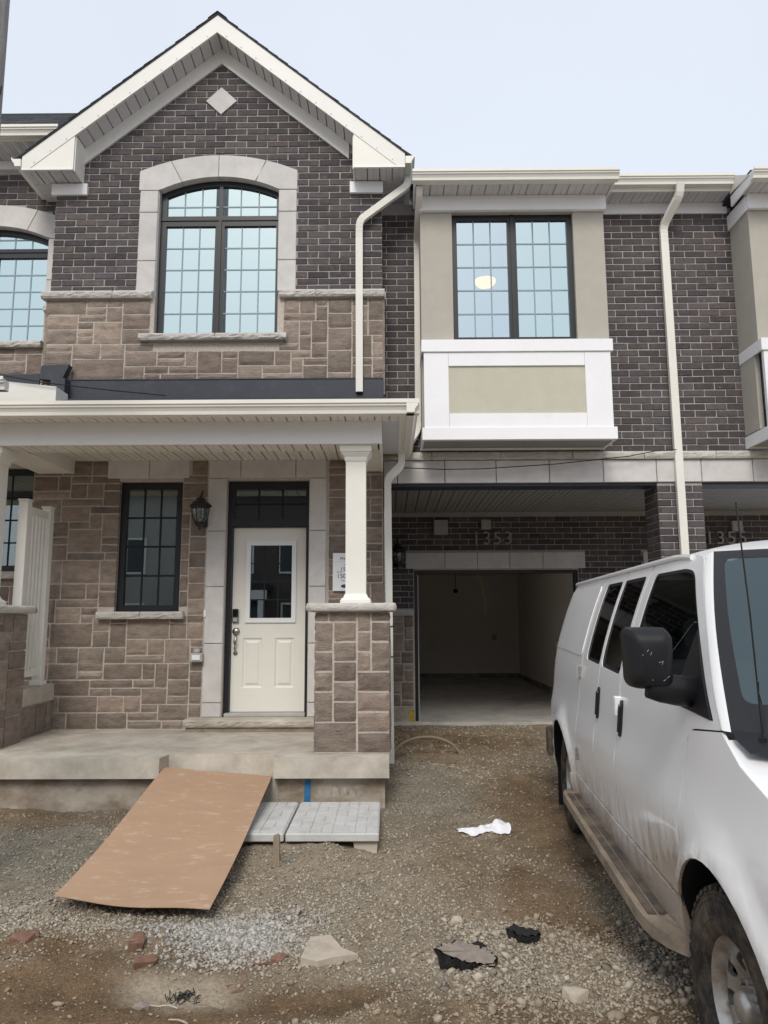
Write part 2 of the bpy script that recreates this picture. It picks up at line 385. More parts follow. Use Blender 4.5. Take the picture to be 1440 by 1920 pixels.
def make_ground():
    xs = axis(-140, 140, -4.4, 2.0, .026); ys = axis(-140, 11.30, 3.0, 11.32, .03); ys = ys[ys < 11.34]
    ys = np.concatenate([ys, np.array([11.34, 11.36])])
    X, Y = np.meshgrid(xs, ys); Z = g(X, Y); n, m = X.shape
    V = np.stack([X, Y, Z], -1).reshape(-1, 3)
    i = np.arange((n - 1) * m).reshape(n - 1, m)[:, :-1].ravel()
    F = np.stack([i, i + 1, i + m + 1, i + m], 1)
    me = bpy.data.meshes.new('ground'); me.vertices.add(len(V)); me.vertices.foreach_set('co', V.ravel().astype(np.float32))
    me.loops.add(F.size); me.polygons.add(len(F)); me.loops.foreach_set('vertex_index', F.ravel()); me.polygons.foreach_set('loop_start', np.arange(0, F.size, 4))
    me.update(); me.validate(); me.shade_smooth()
    mud, grey, sand = soil_masks(X, Y); s = fbm(X * 6, Y * 6, 81)[..., None]
    c = np.array([.295, .242, .178]) * (.65 + .7 * s)
    c = c * (1 - grey[..., None] * .8) + grey[..., None] * .8 * np.array([.225, .205, .165]) * (.65 + .7 * s)
    c = c * (1 - mud[..., None]) + mud[..., None] * np.array([.175, .115, .066]) * (.55 + .9 * s)
    c = c * (1 - sand[..., None] * .8) + sand[..., None] * .8 * np.array([.46, .385, .29])
    ca = me.color_attributes.new('col', 'FLOAT_COLOR', 'POINT')
    ca.data.foreach_set('color', np.concatenate([c.reshape(-1, 3), np.ones((len(V), 1))], 1).ravel().astype(np.float32))
    o = link('ground', me, 'soil'); o['kind'] = 'structure'
make_ground()
ICO = bmesh.new(); bmesh.ops.create_icosphere(ICO, subdivisions=1, radius=1)
IV = np.array([v.co[:] for v in ICO.verts]); IF = np.array([[v.index for v in f.verts] for f in ICO.faces]); ICO.free()
def make_gravel():
    P = []
    def zone(n, x0, x1, y0, y1, s0, s1, pw=2.2):
        x = np.random.uniform(x0, x1, n); y = np.random.uniform(y0, y1, n); s = s0 + (s1 - s0) * np.random.rand(n) ** pw
        P.append(np.stack([x, y, s], 1))
    zone(52000, -2.5, 1.75, 3.0, 5.3, .003, .0115, 2.4); zone(420, -2.4, 1.5, 3.0, 4.8, .012, .030, 2.4)
    zone(24000, -4.1, 1.9, 5.3, 7.6, .0045, .015, 2.2); zone(5500, -.05, 2.1, 7.4, 11.3, .008, .022, 2.4)
    P.append(np.stack([np.random.normal(-.88, .22, 5200), np.random.normal(4.36, .15, 5200), .005 + .012 * np.random.rand(5200) ** 1.6], 1)); zone(14000, .3, 1.6, 3.0, 4.5, .0035, .0125, 2.0); zone(260, .2, 1.5, 3.1, 4.4, .014, .032, 2.2)
    zone(3200, -2.5, -1.5, 4.1, 4.9, .005, .015, 2.0)
    P = np.concatenate(P); x, y, s = P.T
    mud, grey, sand = soil_masks(x, y)
    keep = np.random.rand(len(x)) > np.clip(mud * .93 + sand * .8, 0, .96) * np.where(s > .02, .6, 1)
    keep &= fbm(x * 3, y * 3, 91) + np.random.rand(len(x)) * .35 > .36
    keep &= ~((y > 6.92) & (x < .02)) & (y < 11.3) & ~((x > -1.4) & (x < -.08) & (y > 5.9) & (y < 6.92))
    x, y, s, mud, grey = [a[keep] for a in (x, y, s, mud, grey)]; n = len(x)
    z = g(x, y) + s * .25
    k = len(IV); V = IV[None] * np.random.uniform(.5, 1.4, (n, k, 1))
    V = V * np.stack([np.ones(n), np.random.uniform(.6, 1, n), np.random.uniform(.4, .8, n)], 1)[:, None]
    a = np.random.uniform(0, 2 * pi, n); ca, sa = np.cos(a)[:, None], np.sin(a)[:, None]
    tl = np.random.uniform(-.5, .5, n)[:, None]
    X = V[..., 0] * ca - V[..., 1] * sa; Y = V[..., 0] * sa + V[..., 1] * ca; Zz = V[..., 2] + X * tl
    V = np.stack([X, Y, Zz], -1) * s[:, None, None] + np.stack([x, y, z], 1)[:, None]
    F = (IF[None] + (np.arange(n) * k)[:, None, None]).reshape(-1, 3)
    me = bpy.data.meshes.new('gravel'); me.vertices.add(n * k); me.vertices.foreach_set('co', V.ravel().astype(np.float32))
    me.loops.add(F.size); me.polygons.add(len(F)); me.loops.foreach_set('vertex_index', F.ravel().astype(np.int32)); me.polygons.foreach_set('loop_start', np.arange(0, F.size, 3))
    me.update(); me.validate()
    t = np.random.rand(n, 1); c = np.array([.43, .365, .28]) * (1 - t) + np.array([.38, .345, .285]) * t
    c = c * np.random.uniform(.5, 1.25, (n, 1)); pal = np.random.rand(n, 1) > .965; c = np.where(pal, c * 1.25 + .04, c)
    c = c * (1 - .45 * grey[:, None]) + .45 * grey[:, None] * np.array([.26, .25, .21]); c = c * (1 - .6 * mud[:, None]) + .6 * mud[:, None] * np.array([.28, .195, .12])
    heap = blob(x, y, -.9, 4.4, .5, .33, .4, 95)[:, None]; c = c * (1 - heap) + heap * np.array([.42, .40, .365]) * np.random.uniform(.55, 1.3, (n, 1))
    col = np.concatenate([np.repeat(c, k, 0), np.ones((n * k, 1))], 1)
    at = me.color_attributes.new('col', 'FLOAT_COLOR', 'POINT'); at.data.foreach_set('color', col.ravel().astype(np.float32))
    o = link('gravel', me, 'gravel'); o['kind'] = 'stuff'; o['label'] = 'loose crushed grey and tan gravel strewn over the yard'; o['category'] = 'gravel'
make_gravel()

# ------------------------------------------------------------------ the three houses
H1 = thing('townhouse', 'middle townhouse with gabled dark brick front, stone porch wall and open garage', 'house', (-2.1, G, 0))
H0 = thing('townhouse', 'left neighbour townhouse cut by the picture edge, with half its arched window', 'house', (-5.0, 9.05, 0))
H2 = thing('townhouse', 'right neighbour townhouse behind the van roof, with number 1355 in its carport', 'house', (4.8, W, 0))
BR = []            # (house, wall, x, y, z, length, rot)
brick_meshes = []
for k in range(8):
    m = MB().cbox(-.1285, .1285, -.003, .05, -.0395, .0395, .006); rs = random.Random(k)
    m.v = [(x + rs.uniform(-.0035, .003), y + rs.uniform(-.0025, .0015), z + rs.uniform(-.0028, .0022)) for x, y, z in m.v]
    me = bpy.data.meshes.new('brick'); me.from_pydata(m.v, [], m.f); me.materials.append(MAT['brick']); me.update(); brick_meshes.append(me)
BL, BH = .267, .089
def bricks(house, wall, y, x0, x1, z0, z1, ok=None, clip=None, off=0., rot=0.):
    """running bond on a wall; clip(z) gives free x intervals"""
    r = 0; z = z0 + BH / 2
    while z + BH * .35 < z1:
        for a, b in (clip(z) if clip else [(x0, x1)]):
            x = x0 + ((r % 2) * .5 + off) * BL - BL * 2
            while x < b:
                p, q = max(x + .005, a), min(x + BL - .005, b)
                if q - p > .035 and (ok is None or ok((p + q) / 2, z)): BR.append((house, wall, (p + q) / 2, y, z, (q - p), rot))
                x += BL
        r += 1; z += BH
def finish_bricks():
    for house in (H0, H1, H2):
        L = [b for b in BR if b[0] is house]
        def size(b):
            d = b[3] if not b[6] else b[3] + .3
            return b[5] / d * (1 if b[3] < 10 else .5) * (.3 if b[6] else 1)
        L.sort(key=size, reverse=True); rest = L[300:]
        for i, (h, w, x, y, z, l, rot) in enumerate(L[:300]):
            o = bpy.data.objects.new('brick', brick_meshes[random.randrange(8)]); COL.objects.link(o)
            o.location = (x, y + random.uniform(-.0025, .002), z + random.uniform(-.0015, .0015)); o.scale = (l / .257, 1, 1)
            o.rotation_euler = (0, random.uniform(-.008, .008), rot)
            if rot: o.location = (y, x, z)
            o.parent = w
        if rest:
            m = MB()
            for h, w, x, y, z, l, rot in rest:
                q = MB().cbox(-l / 2, l / 2, -.003 + random.uniform(-.002, .002), .05, -.0395, .0395, .006)
                if rot: m.add([(y + b_ , x + a_, z + c_) if rot < 0 else (y - b_, x + a_, z + c_) for a_, b_, c_ in q.v], q.f)
                else: m.add([(x + a_, y + b_, z + c_) for a_, b_, c_ in q.v], q.f)
            o = m.build('far_bricks', 'brick', house, fix=False); o['kind'] = 'stuff'
def stone_mesh(x0, x1, z0, z1, y, rot=None, proud=.012):
    rs = random; nx = 4 if x1 - x0 > .2 else 3; nz = 3 if z1 - z0 > .12 else 2
    b = MB(); idx = {}
    for j in range(nz + 1):
        for i in range(nx + 1):
            e = i in (0, nx) or j in (0, nz)
            fx = i / nx; fz = j / nz
            if 0 < i < nx: fx = [0, .10, .5, .90, 1][i] if nx == 4 else [0, .2, .8, 1][i]
            if 0 < j < nz: fz = [0, .2, .8, 1][j] if nz == 3 else fz
            idx[i, j] = len(b.v); jt = .0035
            b.v.append((x0 + (x1 - x0) * fx + rs.uniform(-jt, jt), y + (.004 if e else -proud * rs.uniform(.2, 1.1)), z0 + (z1 - z0) * fz + rs.uniform(-jt, jt)))
    for j in range(nz):
        for i in range(nx): b.f.append((idx[i, j], idx[i + 1, j], idx[i + 1, j + 1], idx[i, j + 1]))
    rim = [(i, 0) for i in range(nx)] + [(nx, j) for j in range(nz)] + [(i, nz) for i in range(nx, 0, -1)] + [(0, j) for j in range(nz, 0, -1)]
    n = len(b.v)
    for q in rim: x, yy, z = b.v[idx[q]]; b.v.append((x, y + .05, z))
    for k in range(len(rim)):
        a, c = idx[rim[k]], idx[rim[(k + 1) % len(rim)]]; b.f.append((c, a, n + k, n + (k + 1) % len(rim)))
    if rot: b.v = [rot(v) for v in b.v]
    return b
def ashlar(wall, y, x0, x1, z0, z1, holes=(), rot=None, seed=1, uw=.05, uh=.0925, mat='stone', gap=.0080, proud=.009, big=True, tall=False):
    rs = random.Random(seed); nc = max(1, round((x1 - x0) / uw)); nr = max(1, round((z1 - z0) / uh)); uw = (x1 - x0) / nc; uh = (z1 - z0) / nr
    occ = [[any(a < x0 + (c + .5) * uw < b and p < z0 + (r + .5) * uh < q for a, b, p, q in holes) for c in range(nc)] for r in range(nr)]
    for r in range(nr):
        for c in range(nc):
            if occ[r][c]: continue
            run = 0
            while c + run < nc and not occ[r][c + run]: run += 1
            h = rs.choice([1, 1, 2, 2, 2, 3] if big else [1, 2, 2, 3]); w = rs.randint(4, 11) if h == 1 else (rs.randint(5, 11) if h == 2 else rs.randint(7, 13))
            if run - w < 3: w = run if run <= 7 else run - rs.choice([3, 4])
            if tall: w = run if run <= 6 else rs.choice([3, 4, 6, 7, 9, 10]); h = max(h, 2) if r < nr - 1 else h; w = run if run - w < 3 else w
            w = min(w, run)
            hh = 1
            while hh < h and r + hh < nr and all(not occ[r + hh][c + i] for i in range(w)): hh += 1
            for i in range(w):
                for j in range(hh): occ[r + j][c + i] = True
            stone_mesh(x0 + c * uw + gap, x0 + (c + w) * uw - gap, z0 + r * uh + gap, z0 + (r + hh) * uh - gap, y, rot, proud * rs.uniform(.6, 1.5)).build('stone', mat, wall, fix=True)
def rough_block(parent, name, x0, x1, y0, y1, z0, z1, mat='rough_cap', n=None, amp=.012, seed=0):
    """split-faced cap or sill: smooth top, hackled front and ends"""
    rs = random.Random(seed + int(x0 * 100)); n = n or max(3, int((x1 - x0) / .05)); b = MB(); m = 4; rows = []
    for i in range(n + 1):
        x = x0 + (x1 - x0) * i / n; row = []
        for k in range(m + 1):
            t = k / m; z = z0 + (z1 - z0) * t; e = k in (0, m)
            row.append((x + (rs.uniform(-amp, amp) * .5 if i in (0, n) else 0), y0 - (0 if e else amp * rs.uniform(.1, 1.4)) + (.006 if e else 0), z + (0 if e else rs.uniform(-.006, .006))))
        row.append((x, y1, z1)); row.append((x, y1, z0)); rows.append(row)
    c = m + 3
    for i, r in enumerate(rows): b.v += r
    for i in range(n):
        for k in range(c): b.f.append((i * c + k, i * c + (k + 1) % c, (i + 1) * c + (k + 1) % c, (i + 1) * c + k))
    b.f.append(tuple(range(c - 1, -1, -1))); b.f.append(tuple(n * c + k for k in range(c)))
    return b.build(name, mat, parent)
def block(parent, x0, x1, y0, y1, z0, z1, name='limestone_block', g_=.004, mat='limestone'):
    return part(parent, name, mat, (x0 + g_, x1 - g_, y0, y1, z0 + g_, z1 - g_), c=.006)
def flat(y): return lambda u, v, off: (u, y + off, v)
def window(parent, x0, x1, z0, z1, y, lites, fw=.05, glass='window_glass', munt='muntin', name='window', mw=.016):
    """lites: list of (x0, x1, z0, z1, cols, rows) sash openings"""
    wf = panel(name, 'black_frame', parent, [(x0, z0), (x1, z0), (x1, z1), (x0, z1)], [[(a, c), (b, c), (b, d), (a, d)] for a, b, c, d, _, _ in lites], flat(y), skirt=.06, smooth=False, edge=9)
    for a, b, c, d, nc, nr in lites:
        pane(wf, [(a, c), (b, c), (b, d), (a, d)], y + .03, 'bay_glass' if glass == 'window_glass' and a == lites[0][0] else glass); munts(wf, a, b, c, d, nc, nr, y + .024, munt, mw)
    return wf
def pane(parent, poly, y, glass):
    b = MB(); b.add([(p[0], y, p[1]) for p in poly], [tuple(range(len(poly)))]); return b.build('pane', glass, parent, fix=False)
def munts(parent, a, b, c, d, nc, nr, y, mat, w=.016):
    for i in range(1, nc): x = a + (b - a) * i / nc; part(parent, 'muntin', mat, (x - w / 2, x + w / 2, y, y + .004, c, d))
    for j in range(1, nr): z = c + (d - c) * j / nr; part(parent, 'muntin', mat, (a, b, y - .001, y + .003, z - w / 2, z + w / 2))
def soffit(parent, x0, x1, y0, y1, z, along, step=.145, mat='soffit', th=.02, f=None, name='soffit_panel'):
    """row of grooved panels side by side; along = axis they are set out on; each panel laps the next"""
    lo, hi = (x0, x1) if along == 'x' else (y0, y1); n = max(1, round((hi - lo) / step)); st = (hi - lo) / n
    for i in range(n):
        a = lo + i * st; b_ = a + st - .008
        prof = [(a, z + .012), (a + .010, z), (a + st * .48, z), (a + st * .50, z + .006), (a + st * .54, z + .006), (a + st * .56, z), (b_, z), (b_, z + th), (a, z + th)]
        m = MB()
        if along == 'x': m.prism(prof, 'y', y0, y1)
        else: m.prism(prof, 'x', x0, x1)
        if f: m.v = [f(v) for v in m.v]
        m.build(name, mat, parent)
GUT = [(0, 0), (.075, 0), (.080, .03), (.094, .055), (.108, .066), (.108, .082), (.122, .088), (.122, .122), (.112, .124), (.108, .100), (0, .10)]
def gutter(parent, x0, x1, y, z, mat='cream_trim', sc=1., name='gutter'):       # along x, facing the street
    return MB().prism([(y - a * sc, z + b * sc) for a, b in GUT], 'x', x0, x1).build(name, mat, parent)
def gutter_y(parent, y0, y1, x, z, sgn, mat='cream_trim', sc=1., name='gutter'):
    return MB().prism([(x + sgn * a * sc, z + b * sc) for a, b in GUT], 'y', y0, y1).build(name, mat, parent)
def downspout(parent, pts, w=.075, d=.055, mat='cream_trim', name='downspout', bands=()):
    P = [Vector(p) for p in pts]; out = [P[0]]
    for i in range(1, len(P) - 1):
        a = (P[i - 1] - P[i]); b = (P[i + 1] - P[i]); q = min(.10, a.length * .45, b.length * .45)
        A = P[i] + a.normalized() * q; B = P[i] + b.normalized() * q
        for k in range(6): t = k / 5; out.append(A * (1 - t) ** 2 + P[i] * 2 * t * (1 - t) + B * t * t)
    out.append(P[-1]); W2, D2 = w / 2, d / 2
    prof = []
    for k in range(6): x = -W2 + w * k / 6; prof += [(x, -D2), (x + w * .10, -D2 - .003)]
    prof += [(W2, -D2), (W2, D2), (-W2, D2)]
    m = MB(); base = 0; n = len(prof)
    for i, p in enumerate(out):
        t = (out[min(i + 1, len(out) - 1)] - out[max(i - 1, 0)]).normalized()
        sd = Vector((1, 0, 0)); sd = (sd - t * sd.dot(t))
        if sd.length < .3: sd = Vector((0, 0, 1)) - t * t.z
        sd.normalize(); f = t.cross(sd).normalized()
        if f.y > 0: f = -f
        k = 1.0 if i % 2 == 0 or len(out) < 3 else .955
        m.v += [tuple(p + sd * a * k - f * b * k) for a, b in prof]
    for i in range(len(out) - 1):
        for j in range(n): m.f.append((i * n + j, i * n + (j + 1) % n, (i + 1) * n + (j + 1) % n, (i + 1) * n + j))
    o = m.build(name, mat, parent)
    for (x, y, z) in bands: part(o, 'strap', 'wire' if mat == 'strap' else mat, (x - W2 - .004, x + W2 + .004, y - D2 - .006, y + D2 + .004, z - .012, z + .012))
    return o

# ================================================================== middle house: gable block
CX, SL = -2.14, .818
XL, XR = -4.20, -.065
def rake(x, z0): return z0 - SL * abs(x - CX)
arch_in = lambda x, top, half, rise: top - ((half * half + rise * rise) / (2 * rise) - sqrt(max(0, ((half * half + rise * rise) / (2 * rise)) ** 2 - x * x)))
# window opening with segmental head
WX0, WX1, WZ0 = -2.885, -1.360, 5.175
def head(x): return arch_in(x - (WX0 + WX1) / 2, 7.285, .765, .18)
hole = [(WX0, WZ0), (WX1, WZ0)] + [(WX1 + (WX0 - WX1) * k / 16, head(WX1 + (WX0 - WX1) * k / 16)) for k in range(17)]
gable = panel('gable_wall', 'mortar', H1, [(XL, 4.3), (XR, 4.3), (XR, rake(XR, 9.2)), (CX, 9.2), (XL, rake(XL, 9.2))], [hole], flat(G + .004), skirt=.25, smooth=False, edge=9)
part(gable, 'side_wall', 'mortar', (XL, XL + .2, G + .26, 10.2, 4.3, 7.35)); part(gable, 'side_wall', 'mortar', (XR - .2, XR, G + .26, 10.2, 4.3, 7.35))
def gclip(z):
    lo, hi = XL, XR; hw = (8.99 - z) / SL; lo = max(lo, CX - hw); hi = min(hi, CX + hw)
    if hi - lo < .05: return []
    cuts = []
    if 5.7 < z < 7.36: cuts.append((-3.11, -1.155))
    elif z < 7.56:
        hw2 = sqrt(max(0, 2.44 ** 2 - (2.44 - (7.55 - z)) ** 2)); cuts.append((CX - hw2 + .02, CX + hw2 - .02)) if hw2 > .1 else None
    if 8.16 < z < 8.53:
        h = .195 - abs(z - 8.34)
        if h > .03: cuts.append((-2.135 - h + .03, -2.135 + h - .03))
    res = [(lo, hi)]
    for a, b in cuts:
        nr = []
        for p, q in res:
            if b <= p or a >= q: nr.append((p, q)); continue
            if a > p: nr.append((p, a))
            if b < q: nr.append((b, q))
        res = nr
    return res
bricks(H1, gable, G, XL, XR, 5.735, 9.0, clip=gclip)
# stone base of the upper storey
swall = part(H1, 'stone_wall', 'stone_mortar', (XL - .012, WX0, G - .012, G + .003, 4.58, 5.64), (WX1, XR + .012, G - .012, G + .003, 4.58, 5.64), (WX0, WX1, G - .012, G + .003, 4.58, 5.09))
ashlar(swall, G - .020, XL - .025, XR + .025, 4.585, 5.635, holes=[(-2.95, -1.30, 5.085, 6.), (-2.90, -1.345, 5.0, 6.)], seed=5)
part(H1, 'stone_return', 'stone', (XL - .03, XL - .005, G - .02, W + .2, 4.4, 5.635)); part(H1, 'stone_return', 'stone', (XR + .005, XR + .03, G - .02, W, 4.4, 5.635))
for a, b in ((-4.275, -3.40), (-3.392, -2.905), (-1.335, -.885), (-.877, -.035)): rough_block(H1, 'stone_band', a, b, 8.575, G + .02, 5.64, 5.735)
part(H1, 'band_return', 'rough_cap', (XR + .004, XR + .045, G + .022, W, 5.642, 5.733)); part(H1, 'band_return', 'rough_cap', (XL - .07, XL - .002, G + .022, W + .05, 5.642, 5.733))
for a, b in ((-3.04, -2.11), (-2.10, -1.24)): rough_block(H1, 'window_sill', a, b, 8.555, 8.72, 5.085, 5.17)
# jamb blocks and voussoirs
for x0, x1 in ((-3.13, -2.895), (-1.372, -1.137)):
    for z0, z1 in ((5.736, 6.15), (6.15, 6.80), (6.80, 7.10)): block(H1, x0, x1, G - .018, G + .16, z0, z1)
def vous(xa, xb, xia, xib, name='arch_block'):
    top = lambda x: arch_in(x - CX, 7.575, 1.0, .215); n = 8; poly = []
    for k in range(n + 1): x = xia + (xib - xia) * k / n; poly.append((x, max(7.104, head(x) - .004)))
    for k in range(n + 1): x = xb + (xa - xb) * k / n; poly.append((x, top(x)))
    panel(name, 'limestone', H1, poly, [], lambda u, v, off: (u, G - .02 + off, v), skirt=.18, smooth=False, edge=9)
vous(-2.745, CX - .004, -2.60, CX - .004); vous(CX + .004, -1.545, CX + .004, -1.66)
def vend(sg):
    top = lambda x: arch_in(x - CX, 7.575, 1.0, .215); X = lambda d: CX + sg * d; n = 6
    poly = [(X(1.003), 7.104), (X(1.003), 7.36)] + [(X(1.0 - (1.0 - .612) * k / n), top(X(1.0 - (1.0 - .612) * k / n))) for k in range(n + 1)]
    poly += [(X(.468 + (.765 - .468) * k / n), max(7.104, head(X(.468 + (.765 - .468) * k / n)) - .004)) for k in range(n + 1)]
    panel('arch_block', 'limestone', H1, poly, [], lambda u, v, off: (u, G - .02 + off, v), skirt=.18, smooth=False, edge=9)
vend(-1); vend(1)
panel('diamond_block', 'limestone', H1, [(-2.135, 8.53), (-2.33, 8.34), (-2.135, 8.15), (-1.935, 8.34)], [], lambda u, v, off: (u, G - .022 + off, v), skirt=.05, smooth=False, edge=9)
# arched window
def arched_window(house, dx, y, zs=WZ0, zl=6.665, zt=6.80, dz=0.):
    f = lambda x: x + dx
    hd = lambda x: head(x - dx) + dz
    outer = [(f(WX0), zs - .004), (f(WX1), zs - .004)] + [(f(WX1 + (WX0 - WX1) * k / 16), hd(f(WX1 + (WX0 - WX1) * k / 16))) for k in range(17)]
    lts = []; m = -2.1225
    for a, b in ((WX0 + .075, m - .055), (m + .055, WX1 - .05)): lts.append((f(a), f(b), zs + .035, zl))
    holes = [[(a, c), (b, c), (b, d), (a, d)] for a, b, c, d in lts]; tops = []
    for a, b in ((WX0 + .075, m - .022), (m + .022, WX1 - .05)):
        tops.append([(f(a), zt), (f(b), zt)] + [(f(b + (a - b) * k / 8), hd(f(b + (a - b) * k / 8)) - .075) for k in range(9)])
    wf = panel('window', 'black_frame', house, outer, holes + tops, flat(y), skirt=.07, smooth=False, edge=9)
    part(wf, 'transom_bar', 'black_frame', (f(WX0), f(WX1), y - .012, y - .001, zl + .07, zl + .11)); part(wf, 'mullion', 'black_frame', (f(m - .016), f(m + .016), y - .014, y - .002, zs, zl + .07))
    for h, (a, b, c, d) in zip(holes, lts):
        pane(wf, h, y + .03, 'window_glass'); munts(wf, a, b, c, d, 3, 5, y + .024, 'muntin')
    for h in tops:
        pane(wf, h, y + .03, 'window_glass'); a, b = h[0][0], h[1][0]
        for i in (1, 2): x = a + (b - a) * i / 3; part(wf, 'muntin', 'muntin', (x - .008, x + .008, y + .024, y + .028, zt, hd(x) - .075))
        part(wf, 'muntin', 'muntin', (a, b, y + .023, y + .027, zt + .13, zt + .146))
    return wf
arched_window(H1, 0, G + .085)
# room behind the gable window
def room(house, x0, x1, y0, y1, z0, z1, mat='room'):
    m = MB(); m.add([(x0, y0, z0), (x1, y0, z0), (x1, y1, z0), (x0, y1, z0), (x0, y0, z1), (x1, y0, z1), (x1, y1, z1), (x0, y1, z1)],
                    [(0, 1, 2, 3), (4, 7, 6, 5), (1, 5, 6, 2), (2, 6, 7, 3), (3, 7, 4, 0)])
    return m.build('room_interior', mat, house, fix=False)
room(H1, -3.9, -.4, G + .26, 12.5, 4.4, 7.3)
# gable trim: frieze, soffit, fascia, bird boxes
for sg, xe in ((-1, -3.862), (1, -.482)):
    q = [(CX, 9.08), (CX, 8.868), (xe, rake(xe, 8.868)), (xe, rake(xe, 9.08))]
    MB().prism(q, 'y', G - .03, G + .0025).build('frieze_board', 'fascia', H1)
    # sloped soffit panels
    n = 15; dmax = 1.72
    for i in range(n):
        a, b = dmax * i / n + .004, dmax * (i + 1) / n - .004
        pts = [(CX + sg * a, 9.082 - SL * a), (CX + sg * b, 9.082 - SL * b)]
        zz = lambda d, o: 9.082 - SL * d + o
        prof = [(CX + sg * a, zz(a, .012)), (CX + sg * (a + .008), zz(a + .008, 0)), (CX + sg * (b - .006), zz(b - .006, 0)), (CX + sg * b, zz(b, .012)), (CX + sg * b, zz(b, .03)), (CX + sg * a, zz(a, .03))]
        MB().prism(prof, 'y', 8.365, G - .002).build('soffit_panel', 'soffit', H1)
    d = 2.365; xt = CX + sg * d
    q = [(CX, 9.315), (CX, 9.072), (CX + sg * (9.072 - 7.2) / SL * 1.0, 7.2), (xt, 7.2), (xt, 9.315 - SL * d)]
    MB().prism(q, 'y', 8.335, 8.365).build('rake_fascia', 'fascia', H1)
    for k in range(12):
        d = .12 + k * .19; zc = 9.10 - SL * d; part(H1, 'nail', 'plastic_grey', (CX + sg * d - .006, CX + sg * d + .006, 8.331, 8.336, zc, zc + .012))
    # bird box
    bx = CX + sg * 1.73; z1 = 9.072 - SL * 1.73
    tri = [(bx, 7.2), (bx, z1), (CX + sg * ((9.072 - 7.2) / SL), 7.2)]
    MB().prism(tri, 'y', 8.342, 8.366).build('bird_box_face', 'cream_trim', H1)
    part(H1, 'bird_box_side', 'cream_trim', (bx - .012, bx + .012, 8.367, G + .01, 7.203, z1 + .02))
    x0, x1 = sorted((bx + sg * .013, xt)); soffit(H1, x0, x1, 8.37, G - .002, 7.204, 'x', .15)
    part(H1, 'bird_box_trim', 'white_trim', (min(bx, xt), max(bx, xt), 8.330, 8.345, 7.196, 7.215))
    # eave running back along the side
    xw = XL if sg < 0 else XR; x0, x1 = sorted((xw, xt)); soffit(H1, x0, x1, G + .003, 10.2, 7.204, 'y', .3)
    x0, x1 = sorted((xt - sg * .025, xt)); part(H1, 'eave_fascia', 'cream_trim', (x0, x1, 8.37, 10.2, 7.23, 7.38))
    gutter_y(H1, 8.31, 10.1, xt + sg * .004, 7.235, sg, sc=.95)
    a, b = (-4.25, -3.80) if sg < 0 else (-.47, -.05); part(H1, 'frieze_block', 'white_trim', (a, b, G - .04, G + .0028, 7.035, 7.19), c=.004)
    # roof: overlapping shingle courses
    m = MB(); roof = MB().prism([(CX, 9.335), (CX + sg * 2.43, 9.335 - SL * 2.43), (CX + sg * 2.43, 9.318 - SL * 2.43), (CX, 9.318)], 'y', 8.322, 13.).build('roof', 'shingle', H1)
    L = 2.44; n = 19; c, s_ = 1 / sqrt(1 + SL * SL), SL / sqrt(1 + SL * SL)
    for i in range(n):
        d0 = L * i / n; d1 = L * (i + 1) / n + .01; e = random.uniform(-.008, .008)
        prof = [(CX + sg * d0, 9.336 - SL * d0), (CX + sg * d1, 9.338 - SL * d1), (CX + sg * d1, 9.349 - SL * d1), (CX + sg * d0, 9.338 - SL * d0)]
        MB().prism(prof, 'y', 8.318 + e * .5, 13.).build('shingle_course', 'shingle', roof)
MB().prism([(CX - .12, 9.26), (CX, 9.360), (CX + .12, 9.26), (CX, 9.345)], 'y', 8.312, 13.).build('ridge_cap', 'shingle', H1)
# dark flashing above the porch roof
part(H1, 'roof_flashing', 'flashing', (-4.03, XR + .01, 8.60, 8.628, 4.30, 4.592)); part(H1, 'flashing_lip', 'flashing', (-3.86, XR + .01, 8.592, 8.632, 4.590, 4.602))

